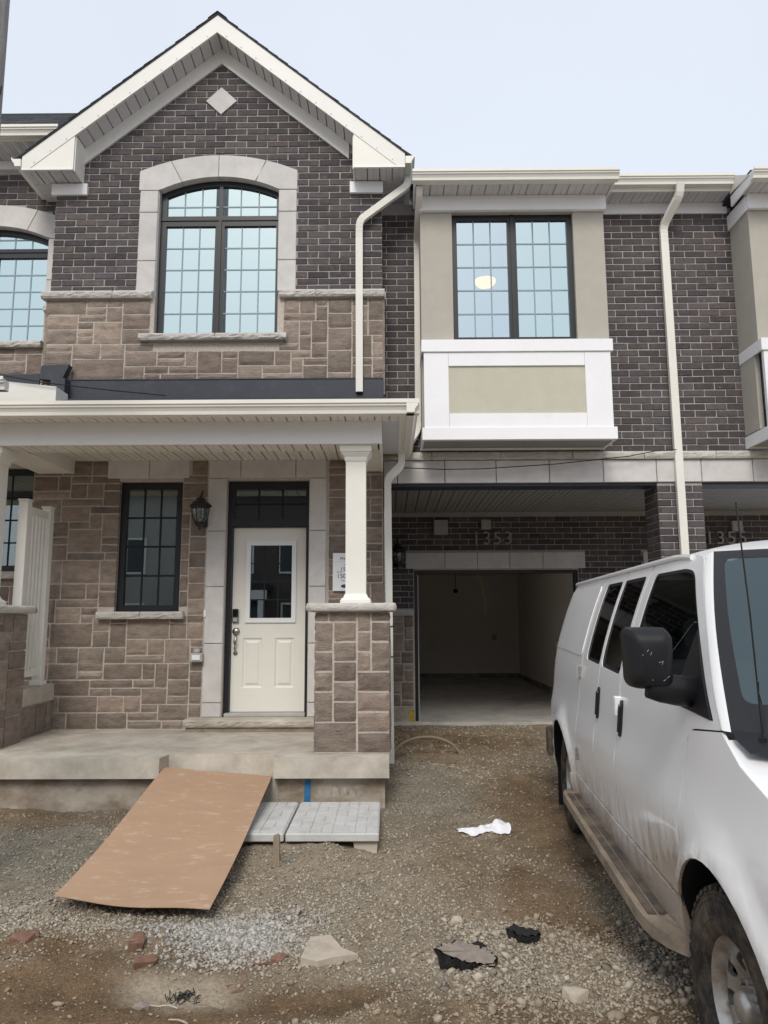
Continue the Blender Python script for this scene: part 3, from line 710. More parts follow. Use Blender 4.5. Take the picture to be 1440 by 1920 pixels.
# ================================================================== middle house: wing wall, bay, lintel
wing = part(H1, 'wing_wall', 'mortar', (XR + .001, .45, W + .004, W + .25, 3.75, 7.1), (.45, 2.62, W + .004, W + .1, 3.75, 4.0), (2.62, 3.60, W + .004, W + .25, 3.75, 7.1))
wing2 = part(H2, 'wing_wall', 'mortar', (3.6, 4.5, W + .004, W + .25, 3.75, 7.1))
bricks(H1, wing, W, XR, 3.60, 3.752, 7.0, ok=lambda x, z: not (.50 < x < 2.60 and z > 3.84), clip=lambda z: [(XR, .50), (2.58, 3.60)] if z > 3.84 else [(XR, 3.60)], off=.2)
bricks(H2, wing2, W, XR, 4.50, 3.752, 7.0, clip=lambda z: [(3.605, 4.48)], off=.2)
def bay(H, dx, lamp=False):
    X = lambda x: x + dx
    y = 8.51
    bw = panel('bay_wall', 'stucco', H, [(X(.41), 5.0), (X(2.675), 5.0), (X(2.675), 6.70), (X(.41), 6.70)], [[(X(.80), 5.04), (X(2.297), 5.04), (X(2.297), 6.69), (X(.80), 6.69)]], flat(y), skirt=.12, smooth=False, edge=9)
    part(bw, 'bay_side', 'stucco', (X(.411), X(.47), y + .121, W + .004, 3.95, 6.7)); part(bw, 'bay_side', 'stucco', (X(2.615), X(2.674), y + .121, W + .004, 3.95, 6.7))
    a, b, m = .803, 2.294, 1.548
    window(bw, X(a), X(b), 5.043, 6.687, y + .06, [(X(a + .062), X(m - .055), 5.095, 6.62, 3, 5), (X(m + .055), X(b - .062), 5.095, 6.62, 3, 5)])
    part(bw, 'mullion', 'black_frame', (X(m - .018), X(m + .018), y + .046, y + .058, 5.045, 6.685))
    part(H, 'bay_frieze', 'white_trim', (X(.395), X(2.70), 8.45, 8.508, 6.692, 6.886), c=.003)
    part(H, 'frieze_side', 'white_trim', (X(.386), X(.4085), 8.51, W, 6.692, 6.886)); part(H, 'frieze_side', 'white_trim', (X(2.677), X(2.70), 8.511, W, 6.692, 6.886))
    soffit(H, X(.36), X(2.72), 8.22, 8.50, 6.888, 'x', .163)
    part(H, 'bay_fascia', 'cream_trim', (X(.33), X(2.745), 8.202, 8.22, 6.885, 7.02)); gutter(H, X(.305), X(2.77), 8.20, 6.885, sc=1.0)
    part(H, 'eave_return', 'white_trim', (X(2.722), X(2.745), 8.22, 8.75, 6.885, 7.02)); part(H, 'eave_return', 'white_trim', (X(.33), X(.352), 8.22, 8.75, 6.885, 7.02))
    # lower panel box
    part(H, 'panel_stile', 'white_trim', (X(.43), X(.724), 8.445, 8.50, 3.932, 4.86), c=.002); part(H, 'panel_stile', 'white_trim', (X(2.351), X(2.66), 8.445, 8.50, 3.932, 4.86), c=.002)
    part(H, 'panel_rail', 'white_trim', (X(.726), X(2.349), 8.4455, 8.50, 4.69, 4.86), c=.002); part(H, 'panel_rail', 'white_trim', (X(.726), X(2.349), 8.4455, 8.50, 3.932, 4.105), c=.002)
    part(H, 'stucco_panel', 'panel_stucco', (X(.72), X(2.355), 8.466, 8.509, 4.10, 4.695))
    part(H, 'panel_cap', 'white_trim', (X(.402), X(2.69), 8.425, 8.509, 4.862, 5.012), c=.003)
    part(H, 'panel_base', 'white_trim', (X(.402), X(2.695), 8.425, 8.50, 3.782, 3.93), c=.003)
    for x0, x1 in ((.404, .428), (2.662, 2.688)):
        part(H, 'panel_base_side', 'white_trim', (X(x0), X(x1), 8.502, W, 3.784, 3.93)); part(H, 'panel_cap_side', 'white_trim', (X(x0), X(x1), 8.511, W, 4.864, 5.01))
    part(H, 'bay_underside', 'bay_under', (X(.429), X(2.661), 8.502, W - .01, 3.80, 3.83)); part(H, 'edge_bead', 'cream_trim', (X(.40), X(2.69), W - .06, W - .008, 3.776, 3.799))
    r = room(H, X(.5), X(2.6), y + .13, 12.4, 4.2, 6.72)
    part(H, 'bay_roof', 'shingle', (X(.33), X(2.745), 8.222, 9.2, 7.02, 7.05))
bay(H1, 0); bay(H2, 4.055)
lamp = thing('ceiling_lamp', 'lit round ceiling lamp seen through the bay window', 'lamp', (1.39, 9.9, 6.4))
MB().lathe([(.01, 6.36), (.06, 6.366), (.11, 6.39), (.145, 6.43), (.155, 6.46), (.150, 6.462)], 1.39, 9.9, 24).build('glass_bowl', 'lamp_glow', lamp, smooth=True)
MB().lathe([(.162, 6.462), (.162, 6.48), (.08, 6.50), (.05, 6.718)], 1.39, 9.9, 24).build('mount', 'nickel', lamp, smooth=True)
# eave between the bays
part(H1, 'wall_frieze', 'white_trim', (2.702, 3.60, W - .03, W + .003, 6.93, 7.075)); part(H2, 'wall_frieze', 'white_trim', (3.60, 4.44, W - .03, W + .003, 6.93, 7.075))
soffit(H1, 2.76, 3.60, 8.72, W, 7.078, 'x', .14); soffit(H2, 3.60, 4.38, 8.72, W, 7.078, 'x', .14)
part(H1, 'eave_fascia', 'cream_trim', (2.76, 3.60, 8.702, 8.72, 7.075, 7.27)); part(H2, 'eave_fascia', 'cream_trim', (3.60, 4.38, 8.702, 8.72, 7.075, 7.27))
gutter(H1, 2.78, 4.385, 8.70, 7.125)
MB().prism([(8.24, 6.98), (8.24, 7.0), (9.3, 7.36), (9.3, 7.31)], 'x', .335, 2.74).build('bay_roof_slope', 'shingle', H1); MB().prism([(8.24, 6.98), (8.24, 7.0), (9.3, 7.36), (9.3, 7.31)], 'x', 4.395, 6.8).build('bay_roof_slope', 'shingle', H2)
MB().prism([(8.73, 7.20), (8.73, 7.22), (13., 8.7), (13., 8.65)], 'x', .2, 7.5).build('wing_roof', 'shingle', H1)
MB().prism([(8.55, 7.19), (8.72, 7.30), (8.74, 7.05), (8.24, 7.0)], 'x', 4.375, 4.39).build('gable_return', 'cream_trim', H2)
# stone beam over the carports
bj = [XR + .002, .112, .702, 1.338, 1.999, 2.667, 3.327, 3.881, 4.52, 5.16, 5.8, 6.4]
for i in range(len(bj) - 1): block(H1 if bj[i] < 3.4 else H2, bj[i], bj[i + 1], W - .025, W + .30, 3.365, 3.655)
cj = [XR + .002, .539, 1.395, 2.284, 3.171, 4.057, 4.95, 5.85]
for i in range(len(cj) - 1): rough_block(H1 if cj[i] < 3.3 else H2, 'cap_course', cj[i] + .004, cj[i + 1] - .004, W - .065, W + .2, 3.657, 3.751, amp=.007)
part(H1, 'steel_lintel', 'flashing', (XR + .05, 3.32, W + .02, W + .31, 3.335, 3.364)); part(H2, 'steel_lintel', 'flashing', (3.9, 6.4, W + .02, W + .31, 3.335, 3.364))
part(H1, 'leak_block_slab', 'dark_room', (XR, 6.5, W + .31, K + .2, 3.38, 3.60))  # unseen slab added to stop light leaking through the carport soffit
# brick post between the carports
post = part(H1, 'brick_post', 'mortar', (3.335, 3.885, W + .005, W + .465, -.1, 3.364))
z = .05
bricks(H1, post, W, 3.33, 3.89, -.05, 3.364, off=.13); bricks(H1, post, 3.330, W, W + .47, -.05, 3.364, off=.35, rot=-pi / 2)
# carport: ceiling, back wall, garage
soffit(H1, -.05, 3.60, 9.31, K - .002, 3.352, 'x', .152, mat='carport_soffit'); soffit(H2, 3.60, 6.4, 9.31, K - .002, 3.352, 'x', .152, mat='carport_soffit')
gw = panel('garage_wall', 'mortar', H1, [(XR, .1), (3.6, .1), (3.6, 3.45), (XR, 3.45)], [[(.39, .12), (2.92, .12), (2.92, 2.45), (.39, 2.45)]], flat(K + .004), skirt=.2, smooth=False, edge=9)
gw2 = panel('garage_wall', 'mortar', H2, [(3.6, .1), (6.6, .1), (6.6, 3.45), (3.6, 3.45)], [[(4.2, .12), (6.5, .12), (6.5, 2.45), (4.2, 2.45)]], flat(K + .004), skirt=.2, smooth=False, edge=9)
def kclip(z, a, b, la, lb, oa, ob):
    if 2.47 < z < 2.73: cut = (la, lb)
    elif z < 2.47: cut = (oa, ob)
    else: return [(a, b)]
    return [q for q in ((a, cut[0]), (cut[1], b)) if q[1] - q[0] > .05]
bricks(H1, gw, K, XR, 3.6, 1.86, 3.345, clip=lambda z: kclip(z, XR, 3.6, .26, 3.04, .38, 2.93), off=.4)
bricks(H2, gw2, K, XR, 6.4, 1.86, 3.345, clip=lambda z: kclip(z, 3.605, 6.4, 3.93, 6.4, 4.19, 6.4), off=.4)
lj = [.257, .867, 1.37, 1.87, 2.383, 3.04]
for i in range(5): block(H1, lj[i], lj[i + 1], K - .02, K + .12, 2.468, 2.725)
for a, b in ((3.93, 4.5), (4.5, 5.0), (5.0, 5.6)): block(H2, a, b, K - .02, K + .12, 2.468, 2.725)
rough_block(H1, 'cap_course', XR, .375, K - .05, K + .05, 1.755, 1.85)
ks = part(H1, 'stone_wall', 'stone_mortar', (XR, .372, K - .014, K + .003, .35, 1.755)); ashlar(ks, K - .022, XR, .372, .40, 1.755, seed=12)
part(H1, 'garage_footing', 'foundation', (XR, .36, K - .02, K + .003, -.1, .40)); part(H1, 'corner_mark', 'yellow_paint', (.30, .372, K - .022, K - .021, .12, .36))
part(H1, 'garage_door_frame', 'black_frame', (.392, .44, K + .03, K + .14, .13, 2.448), (2.87, 2.918, K + .03, K + .14, .13, 2.448), (.44, 2.87, K + .03, K + .14, 2.40, 2.448))
part(H1, 'door_frame_inner', 'plastic_grey', (.442, .458, K + .05, K + .16, .13, 2.38))
gi = MB(); y0, y1 = K + .21, 18.2
gi.add([(.30, y0, .18), (3.16, y0, .18), (3.16, y1, .30), (.30, y1, .30), (.30, y0, 2.75), (3.16, y0, 2.75), (3.16, y1, 2.75), (.30, y1, 2.75)], [(4, 7, 6, 5), (1, 5, 6, 2), (2, 6, 7, 3), (3, 7, 4, 0)])
gi.build('garage_interior', 'drywall', H1, fix=False)
MB().add([(.05, K - .06, .178), (3.16, K - .06, .178), (3.16, y1, .30), (.05, y1, .30), (.05, K - .06, -.1), (3.16, K - .06, -.1)], [(0, 1, 2, 3), (4, 5, 1, 0)]).build('garage_floor', 'floor_concrete', H1, fix=False)
part(H1, 'base_strip', 'foundation', (.301, 3.159, y1 - .02, y1 - .001, .30, .40)); part(H1, 'base_strip', 'foundation', (3.14, 3.158, y0 + .1, y1 - .02, .2, .38))
part(H1, 'wall_outlet', 'plastic_grey', (2.50, 2.62, y1 - .01, y1 - .002, 1.2, 1.32))
part(H1, 'carport_side_wall', 'brick', (XR - .2, XR - .002, G + .206, K, 0, 4.29))
for x0, x1, z0 in ((.698, .917, 2.995), (1.435, 1.588, 3.075)):
    v = part(H1, 'vent_hood', 'plastic_grey', (x0, x1, K - .08, K - .004, z0, 3.225), c=.006)
    for k in range(3): z = z0 + .05 + k * (3.19 - z0) / 3.6; part(v, 'louvre', 'plastic_grey', (x0 + .02, x1 - .02, K - .088, K - .081, z, z + .012))
part(H2, 'vent_hood', 'plastic_grey', (5.315, 5.475, K - .08, K - .004, 3.03, 3.19), c=.006)
# house numbers: four separate metal digits each
for i, ch in enumerate('1353'): text('house_number_digit', ch, .285, (1.36 + i * .165, K - .025, 2.845), 'number_metal', H1, .012)
for i, ch in enumerate('1355'): text('house_number_digit', ch, .285, (4.97 + i * .17, K - .025, 2.835), 'number_metal', H2, .012)
bulb = thing('pendant_bulb', 'small dark bulb holder hanging from the garage ceiling', 'lamp', (1.35, 15.0, 2.2))
MB().tube([(1.35, 15, 2.75), (1.35, 15, 2.3)], .006, 6).build('cord', 'wire', bulb); MB().lathe([(.03, 2.22), (.05, 2.25), (.05, 2.29), (.01, 2.31)], 1.35, 15, 12).build('holder', 'wire', bulb)
tag(MB().tube([(1.62, 13, 2.75), (1.60, 13, 2.45), (1.66, 13, 2.2), (1.70, 13.02, 1.98), (1.67, 13, 1.80)], .006, 6).build('loose_wire', 'yellow_wire'), 'loose yellow wire hanging inside the dark garage', 'wire')

# ================================================================== porch
DX0, DX1 = -1.925, -.945
pw = panel('porch_wall', 'stone_mortar', H1, [(-4.25, .3), (XR, .3), (XR, 3.75), (-4.25, 3.75)],
           [[(-3.215, 1.80), (-2.455, 1.80), (-2.455, 3.345), (-3.215, 3.345)], [(DX0, .55), (DX1, .55), (DX1, 3.355), (DX0, 3.355)]], flat(G + .004), skirt=.2, smooth=False, edge=9)
ashlar(pw, G - .004, -4.25, XR, .47, 3.60, holes=[(-3.22, -2.45, 1.78, 3.4), (-3.37, -2.375, 3.375, 3.7), (-2.15, -.735, .40, 3.7), (-3.38, -2.38, 1.715, 1.84), (-2.35, -.73, .4, .60)], seed=23)
for a, b in ((-3.365, -2.865), (-2.865, -2.378), (-2.152, -1.766), (-1.766, -1.107), (-1.107, -.738)): block(pw, a, b, G - .015, G + .14, 3.378, 3.61)
for a, b in ((-2.152, -1.928), (-.942, -.738)):
    for z0, z1 in ((.60, .761), (.761, 1.43), (1.43, 2.085), (2.085, 2.743), (2.743, 3.376)): block(pw, a, b, G - .015, G + .19, z0, z1)
window(pw, -3.212, -2.458, 1.803, 3.342, G + .07, [(-3.135, -2.535, 1.875, 3.265, 3, 4)], glass='porch_glass', munt='dark_muntin', mw=.022)
for a, b in ((-3.385, -2.885), (-2.878, -2.385)): rough_block(pw, 'window_sill', a, b, 8.555, 8.70, 1.715, 1.80)
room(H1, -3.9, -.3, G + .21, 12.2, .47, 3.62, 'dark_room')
# front door with transom
DY = G + .135
fr = panel('door_frame', 'black_frame', H1, [(DX0 + .002, .57), (DX1 - .002, .57), (DX1 - .002, 3.352), (DX0 + .002, 3.352)], [[(-1.862, .60), (-.985, .60), (-.985, 2.80), (-1.862, 2.80)], [(-1.845, 2.90), (-.99, 2.90), (-.99, 3.26), (-1.845, 3.26)]], flat(G + .08), skirt=.12, smooth=False, edge=9)
part(fr, 'transom_rail', 'black_frame', (-1.9, -.96, G + .06, G + .078, 2.805, 2.89))
pane(fr, [(-1.845, 2.90), (-.99, 2.90), (-.99, 3.26), (-1.845, 3.26)], G + .12, 'porch_glass'); munts(fr, -1.845, -.99, 2.90, 3.26, 3, 2, G + .11, 'dark_muntin', .02)
door = panel('front_door', 'door_paint', H1, [(-1.858, .645), (-.988, .645), (-.988, 2.796), (-1.858, 2.796)], [[(-1.668, 1.70), (-1.135, 1.70), (-1.135, 2.605), (-1.668, 2.605)]] + [[(a, .915), (b, .915), (b, 1.49), (a, 1.49)] for a, b in ((-1.725, -1.49), (-1.345, -1.115))], flat(DY), skirt=.04, smooth=False, edge=9)
for a, b in ((-1.725, -1.49), (-1.345, -1.115)):        # sunk moulding with a raised field
    m = MB(); rings = []
    for ins, dy in ((0, .0), (.018, .014), (.032, .014), (.055, .002), (.06, .002)):
        rings.append([(a + ins, DY + dy, .915 + ins), (b - ins, DY + dy, .915 + ins), (b - ins, DY + dy, 1.49 - ins), (a + ins, DY + dy, 1.49 - ins)])
    for r in rings: m.v += r
    for k in range(4):
        for i in range(4): m.f.append((k * 4 + i, k * 4 + (i + 1) % 4, k * 4 + 4 + (i + 1) % 4, k * 4 + 4 + i))
    m.f.append((16, 17, 18, 19)); m.build('door_panel', 'door_paint', door, fix=False)
panel('lite_frame', 'lite_trim', door, [(-1.70, 1.668), (-1.103, 1.668), (-1.103, 2.637), (-1.70, 2.637)], [[(-1.648, 1.722), (-1.155, 1.722), (-1.155, 2.583), (-1.648, 2.583)]], flat(DY - .02), skirt=.03, smooth=False, edge=9)
pane(door, [(-1.665, 1.705), (-1.14, 1.705), (-1.14, 2.60), (-1.665, 2.60)], DY + .012, 'porch_glass'); munts(door, -1.648, -1.155, 1.722, 2.583, 3, 4, DY + .006, 'dark_muntin', .014)
part(H1, 'threshold', 'plastic_grey', (-1.90, -.97, G + .0, G + .2, .602, .640), c=.006)
lk = part(door, 'keypad_lock', 'nickel', (-1.848, -1.775, DY - .035, DY - .001, 1.668, 1.83), c=.008); part(lk, 'screen', 'black_gloss', (-1.843, -1.780, DY - .038, DY - .034, 1.735, 1.822)); part(lk, 'key_cover', 'plastic_grey', (-1.836, -1.79, DY - .040, DY - .034, 1.682, 1.722))
hd = MB().lathe([(.045, DY - .001), (.045, DY - .010), (.030, DY - .022), (.008, DY - .028)], -1.803, 1.565, 20, axis='y').build('handle_rose', 'nickel', door, smooth=True)
MB().tube([(-1.803, DY - .02, 1.53), (-1.803, DY - .05, 1.50), (-1.805, DY - .062, 1.44), (-1.806, DY - .055, 1.37), (-1.806, DY - .02, 1.325), (-1.806, DY - .003, 1.32)], .014, 8, scale=[.8, .9, 1.25, 1.0, .8, .8]).build('pull_handle', 'nickel', hd, smooth=True)
MB().lathe([(.026, DY - .001), (.026, DY - .008), (.008, DY - .014)], -1.806, 1.315, 16, axis='y').build('handle_foot', 'nickel', hd, smooth=True)
rough_block(H1, 'door_step', -2.30, -.80, 8.44, 8.66, .515, .60, mat='concrete', amp=.008); part(H1, 'step_base', 'stone', (-2.28, -.80, 8.47, 8.64, .466, .514))
# slab, foundation, steps
slab = MB().prism([(-7, 6.9), (-2.085, 6.9), (-2.055, 7.09), (-1.075, 7.09), (-1.05, 6.9), (-.005, 6.9), (-.005, G), (-7, G)], 'z', .285, .464).build('porch_slab', 'concrete', H1)
part(H1, 'porch_foundation', 'foundation', (-7, -2.12, 7.0, 7.25, -.3, .284)); part(H1, 'porch_foundation', 'foundation', (-1.02, -.045, 7.0, G, -.3, .284)); part(H1, 'porch_foundation', 'concrete', (-2.119, -1.021, 7.05, 7.25, -.3, .284))
b = MB(); rs = random.Random(4); top = []; n = 24
for i in range(n + 1): top.append((-.68 + .6 * i / n, 6.985 - rs.uniform(0, .012), .13 + .05 * rs.random() + (.02 if i % 3 else -.02)))
for p in top: b.v += [p, (p[0], 6.975, -.05)]
for i in range(n): b.f.append((2 * i, 2 * i + 2, 2 * i + 3, 2 * i + 1))
b.build('mud_splash', 'soil_dark' if 'soil_dark' in MAT else 'foundation', H1, fix=False)
panel('paint_mark', 'blue_paint', H1, roundpoly([(-.785, -.05), (-.725, -.05), (-.72, .255), (-.775, .255)], .032), [], flat(6.994), skirt=0, smooth=False, edge=.05)
# piers and columns
def pier(x0, x1, seed):
    w = part(H1, 'pier', 'stone_mortar', (x0 + .012, x1 - .012, 7.115, 7.80, .466, 1.772))
    ashlar(w, 7.107, x0, x1, .468, 1.77, seed=seed, uw=.045, big=False, gap=.010, tall=True)
    ashlar(w, x1, 7.122, 7.81, .468, 1.77, seed=seed + 40, proud=.005, rot=lambda v: (x1 + (x1 - v[1]) + .002, v[0], v[2]), big=False)
    ashlar(w, x0, 7.122, 7.81, .468, 1.77, seed=seed + 50, proud=.005, rot=lambda v: (v[1], v[0], v[2]), big=False)
    c = MB(); rs = random.Random(seed); xs = np.linspace(x0 - .075, x1 + .06, 15); ys = np.linspace(7.03, 7.87, 14); P = []
    ring = [(x, 7.03) for x in xs] + [(xs[-1], y) for y in ys[1:]] + [(x, 7.87) for x in xs[::-1][1:]] + [(xs[0], y) for y in ys[::-1][1:-1]]
    mx, my = (x0 + x1) / 2, 7.45
    for zz, inn in ((1.775, .012), (1.792, 0), (1.818, -.004), (1.842, .004), (1.856, .022)):
        for x, y in ring:
            d = hypot(x - mx, y - my); k = (inn + rs.uniform(-.007, .007)) / d; c.v.append((x - (x - mx) * k, y - (y - my) * k, zz + (0 if zz in (1.775, 1.856) else rs.uniform(-.004, .004))))
    n = len(ring)
    for k in range(4):
        for i in range(n): c.f.append((k * n + i, k * n + (i + 1) % n, (k + 1) * n + (i + 1) % n, (k + 1) * n + i))
    c.f.append(tuple(range(n - 1, -1, -1))); c.f.append(tuple(range(4 * n, 5 * n))); c.build('pier_cap', 'rough_cap', w, smooth=True)
def column(cx, cy=7.40):
    m = MB()
    def sq(prof, c=m):
        b0 = len(c.v)
        for h, z in prof: c.v += [(cx - h, cy - h, z), (cx + h, cy - h, z), (cx + h, cy + h, z), (cx - h, cy + h, z)]
        for k in range(len(prof) - 1):
            for i in range(4): c.f.append((b0 + k * 4 + i, b0 + k * 4 + (i + 1) % 4, b0 + k * 4 + 4 + (i + 1) % 4, b0 + k * 4 + 4 + i))
        c.f.append((b0 + 3, b0 + 2, b0 + 1, b0)); e = b0 + 4 * (len(prof) - 1); c.f.append((e, e + 1, e + 2, e + 3))
    sq([(.101, 1.93), (.101, 3.30)]); o = m.build('column', 'cream_trim', H1)
    m2 = MB(); sq([(.150, 1.857), (.150, 1.888), (.142, 1.892), (.138, 1.905), (.122, 1.915), (.112, 1.935), (.106, 1.95)], m2); m2.build('column_base', 'cream_trim', o)
    m3 = MB(); sq([(.106, 3.285), (.112, 3.30), (.116, 3.33), (.140, 3.36), (.146, 3.375), (.160, 3.38), (.160, 3.448)], m3); m3.build('column_capital', 'cream_trim', o)
pier(-.712, .008, 61); pier(-4.52, -3.80, 71); column(-.328); column(-4.06)
# beam, ceiling, eaves, gutter
part(H1, 'porch_beam', 'white_trim', (-7, -.062, 7.20, 7.23, 3.446, 3.69)); part(H1, 'beam_joint', 'white_trim', (-.16, -.061, 7.196, 7.199, 3.447, 3.689))
part(H1, 'beam_face', 'cream_trim', (-.09, -.063, 7.231, G, 3.446, 3.69)); part(H1, 'beam_face', 'cream_trim', (-3.79, -3.765, 7.58, G, 3.44, 3.61)); part(H1, 'beam_face', 'cream_trim', (-3.76, -.42, 7.55, 7.565, 3.455, 3.61)); part(H1, 'beam_face', 'cream_trim', (-.445, -.42, 7.57, G, 3.45, 3.61))
soffit(H1, -7, -.10, 7.232, 7.548, 3.452, 'x', .147, mat='porch_soffit'); soffit(H1, -3.763, -.447, 7.567, G, 3.600, 'x', .147, mat='porch_soffit')
soffit(H1, -.418, -.092, 7.55, G, 3.452, 'y', .12, mat='porch_soffit'); soffit(H1, -4.19, -3.79, 7.55, G + .4, 3.445, 'y', .10, mat='porch_soffit')
soffit(H1, -7, .16, 6.97, 7.198, 3.675, 'x', .147, mat='porch_soffit'); soffit(H1, -.060, .155, 7.20, 8.70, 3.675, 'y', .14, mat='soffit')
part(H1, 'porch_fascia', 'cream_trim', (-7, .175, 6.952, 6.969, 3.66, 3.79)); part(H1, 'porch_fascia', 'cream_trim', (.157, .175, 6.971, 8.90, 3.66, 3.79))
part(H1, 'fascia_trim', 'cream_trim', (.115, .156, 6.98, 8.70, 3.667, 3.677))
gutter(H1, -7, .30, 6.95, 3.66, sc=1.08); gutter_y(H1, 6.82, 8.93, .178, 3.66, 1, sc=1.0)
MB().add([(-7, 6.88, 3.765), (.22, 6.88, 3.765), (-.07, 8.62, 4.37), (-7, 8.62, 4.37), (.22, 8.9, 3.765), (-.07, 8.9, 4.30)], [(0, 1, 2, 3), (1, 4, 5, 2)]).build('porch_roof', 'shingle', H1, fix=False)
part(H1, 'sky_leak_cover', 'wood', (-7, -.07, 7.24, 8.62, 3.70, 3.73)); part(H1, 'sky_leak_cover', 'wood', (-7, .15, 6.98, 7.235, 3.70, 3.73)); part(H1, 'sky_leak_cover', 'wood', (-.068, .15, 7.24, 8.95, 3.70, 3.73))  # unseen sheets added over the soffits to block sky leaks
# left end of the porch roof: cream wall, dark flashing box
part(H0, 'party_fascia', 'cream_trim', (-5.6, -3.70, 7.9, 8.2, 3.9, 4.285)); MB().prism([(-5.6, 4.286), (-3.70, 4.286), (-4.40, 4.365), (-5.6, 4.44)], 'y', 7.9, 8.2).build('party_fascia_top', 'cream_trim', H0)
MB().prism([(-4.19, 4.58), (-3.93, 4.55), (-3.84, 4.755), (-4.175, 4.745)], 'y', 8.50, 8.60).build('flashing_box', 'flashing', H1); part(H1, 'flashing_box', 'flashing', (-4.03, -3.86, 8.45, 8.599, 4.30, 4.57))
part(H0, 'roof_flashing', 'flashing', (-5.6, -4.19, 8.50, 8.53, 4.42, 4.64)); gutter(H0, -5.6, -4.07, 7.6, 4.13, sc=1.1)
# downspouts
downspout(H1, [(.265, 8.60, 7.24), (.262, 8.58, 7.10), (-.345, 8.56, 6.62), (-.348, 8.585, 6.45), (-.345, 8.59, 4.415)], .088, .06)
part(H1, 'spout_mouth', 'wire', (-.380, -.310, 8.557, 8.622, 4.405, 4.418))  # black plug stands for the shade inside the open pipe end
downspout(H1, [(.395, 8.26, 6.89), (.392, 8.30, 6.80), (.380, 8.92, 6.55), (.385, 8.94, 6.40), (.375, 8.94, 4.02), (.24, 8.80, 3.80), (.20, 8.78, 3.74)], .078, .055)
downspout(H1, [(3.70, 8.62, 7.13), (3.70, 8.66, 7.00), (3.575, 8.93, 6.72), (3.58, 8.94, 6.55), (3.60, 8.94, .12)], .098, .06)
downspout(H1, [(.16, 8.62, 3.67), (.16, 8.60, 3.52), (-.005, 8.48, 3.33), (-.008, 8.50, 3.2), (.012, 8.50, .12)], .082, .06)
for z in (1.62, 1.28): part(H1, 'spout_strap', 'wire', (-.035, .058, 8.462, 8.535, z - .006, z + .006))
# wall fittings
def lantern(x, y, z, label):
    t = thing('wall_lantern', label, 'lantern', (x, y + .1, z), 'wall lanterns')
    k = y
    MB().tube([(x, k + .02, z + .47), (x, k - .02, z + .44), (x, k - .05, z + .36), (x, k - .07, z + .29)], .012, 8).build('scroll_arm', 'lamp_black', t)
    MB().cbox(x - .045, x + .045, k + .10, k + .138, z + .05, z + .34, .008).build('back_plate', 'lamp_black', t); MB().tube([(x, k + .11, z + .22), (x, k + .02, z + .30), (x, k - .05, z + .33)], .01, 6).build('bracket', 'lamp_black', t)
    cy = k - .07
    MB().lathe([(.132, z + .268), (.128, z + .285), (.085, z + .325), (.058, z + .34), (.052, z + .365), (.02, z + .385), (.012, z + .40)], x, cy, 8).build('lamp_roof', 'lamp_black', t)
    MB().lathe([(.052, z + .075), (.082, z + .15), (.093, z + .22), (.093, z + .266)], x, cy, 16).build('glass_shade', 'clear_glass', t, smooth=True)
    for q in range(6):
        a = 2 * pi * q / 6 + .3; MB().tube([(x + r * cos(a), cy + r * sin(a), z + h) for r, h in ((.056, .07), (.086, .15), (.098, .22), (.098, .27))], .0065, 6).build('cage_bar', 'lamp_black', t)
    MB().lathe([(.012, z - .005), (.018, z + .01), (.010, z + .022), (.03, z + .035), (.045, z + .05), (.060, z + .06), (.060, z + .078)], x, cy, 16).build('finial', 'lamp_black', t, smooth=True)
    for dx in (-.03, .03): MB().lathe([(.009, z + .10), (.011, z + .13), (.016, z + .165), (.004, z + .20)], x + dx, cy, 8).build('bulb', 'clear_glass', t, smooth=True)
lantern(-2.185, G - .14, 2.735, 'black wall lantern with glass shade between the porch window and the door')
lantern(.135, K - .14, 2.46, 'black wall lantern in the dark carport beside the garage opening')
o = part(None, 'doorbell', 'white_trim', (-2.155, -2.128, G - .035, G - .016, 1.735, 1.815), c=.004); tag(o, 'small white doorbell on the limestone left of the front door', 'doorbell')
t = thing('outlet_box', 'grey covered outlet box on the stone wall left of the front door', 'outlet', (-2.21, G, 1.22))
part(t, 'box', 'plastic_grey', (-2.285, -2.142, G - .085, G - .02, 1.225, 1.325), c=.008); part(t, 'cover', 'lite_trim', (-2.262, -2.165, G - .098, G - .086, 1.245, 1.305), c=.006); part(t, 'conduit', 'plastic_grey', (-2.25, -2.18, G - .07, G - .022, 1.326, 1.375), c=.008)
sg = part(None, 'lot_sign', 'sign_white', (-.655, -.335, G - .045, G - .030, 2.03, 2.472)); tag(sg, 'white lot sign with black print on the stone wall behind the porch column', 'sign')
for s_, sz, x, z in (('PHASE', .048, -.50, 2.39), ('LOT', .022, -.505, 2.325), ('15', .062, -.535, 2.262), ('BLOCK', .020, -.572, 2.242), ('150', .072, -.553, 2.178), ('1353', .026, -.535, 2.14)): text('print', s_, sz, (x, G - .0465, z), 'ink', sg, .0005)
part(sg, 'print_rule', 'plastic_grey', (-.63, -.36, G - .0465, G - .0455, 2.368, 2.370)); panel('print_oval', 'ink_blue', sg, [(-.515 + .045 * cos(2 * pi * k / 20), 2.085 + .021 * sin(2 * pi * k / 20)) for k in range(20)], [], flat(G - .0468), skirt=0, smooth=False, edge=9)
tag(MB().tube([(.176, 8.85, 3.538), (.65, 8.86, 3.518), (1.12, 8.86, 3.520), (2.04, 8.86, 3.575), (2.96, 8.86, 3.67), (3.285, 8.87, 3.735), (3.55, 8.88, 3.755)], .006, 6).build('black_cable', 'wire'), 'thin black cable sagging across the stone beam over the carport', 'cable')
tag(MB().tube([(-4.9, 7.85, 4.47), (-4.39, 7.85, 4.42), (-3.78, 7.85, 4.31), (-3.1, 7.9, 4.24), (-2.5, 8.0, 4.205)], .006, 6).build('black_cable', 'wire'), 'thin black cable running along the porch roof flashing', 'cable')
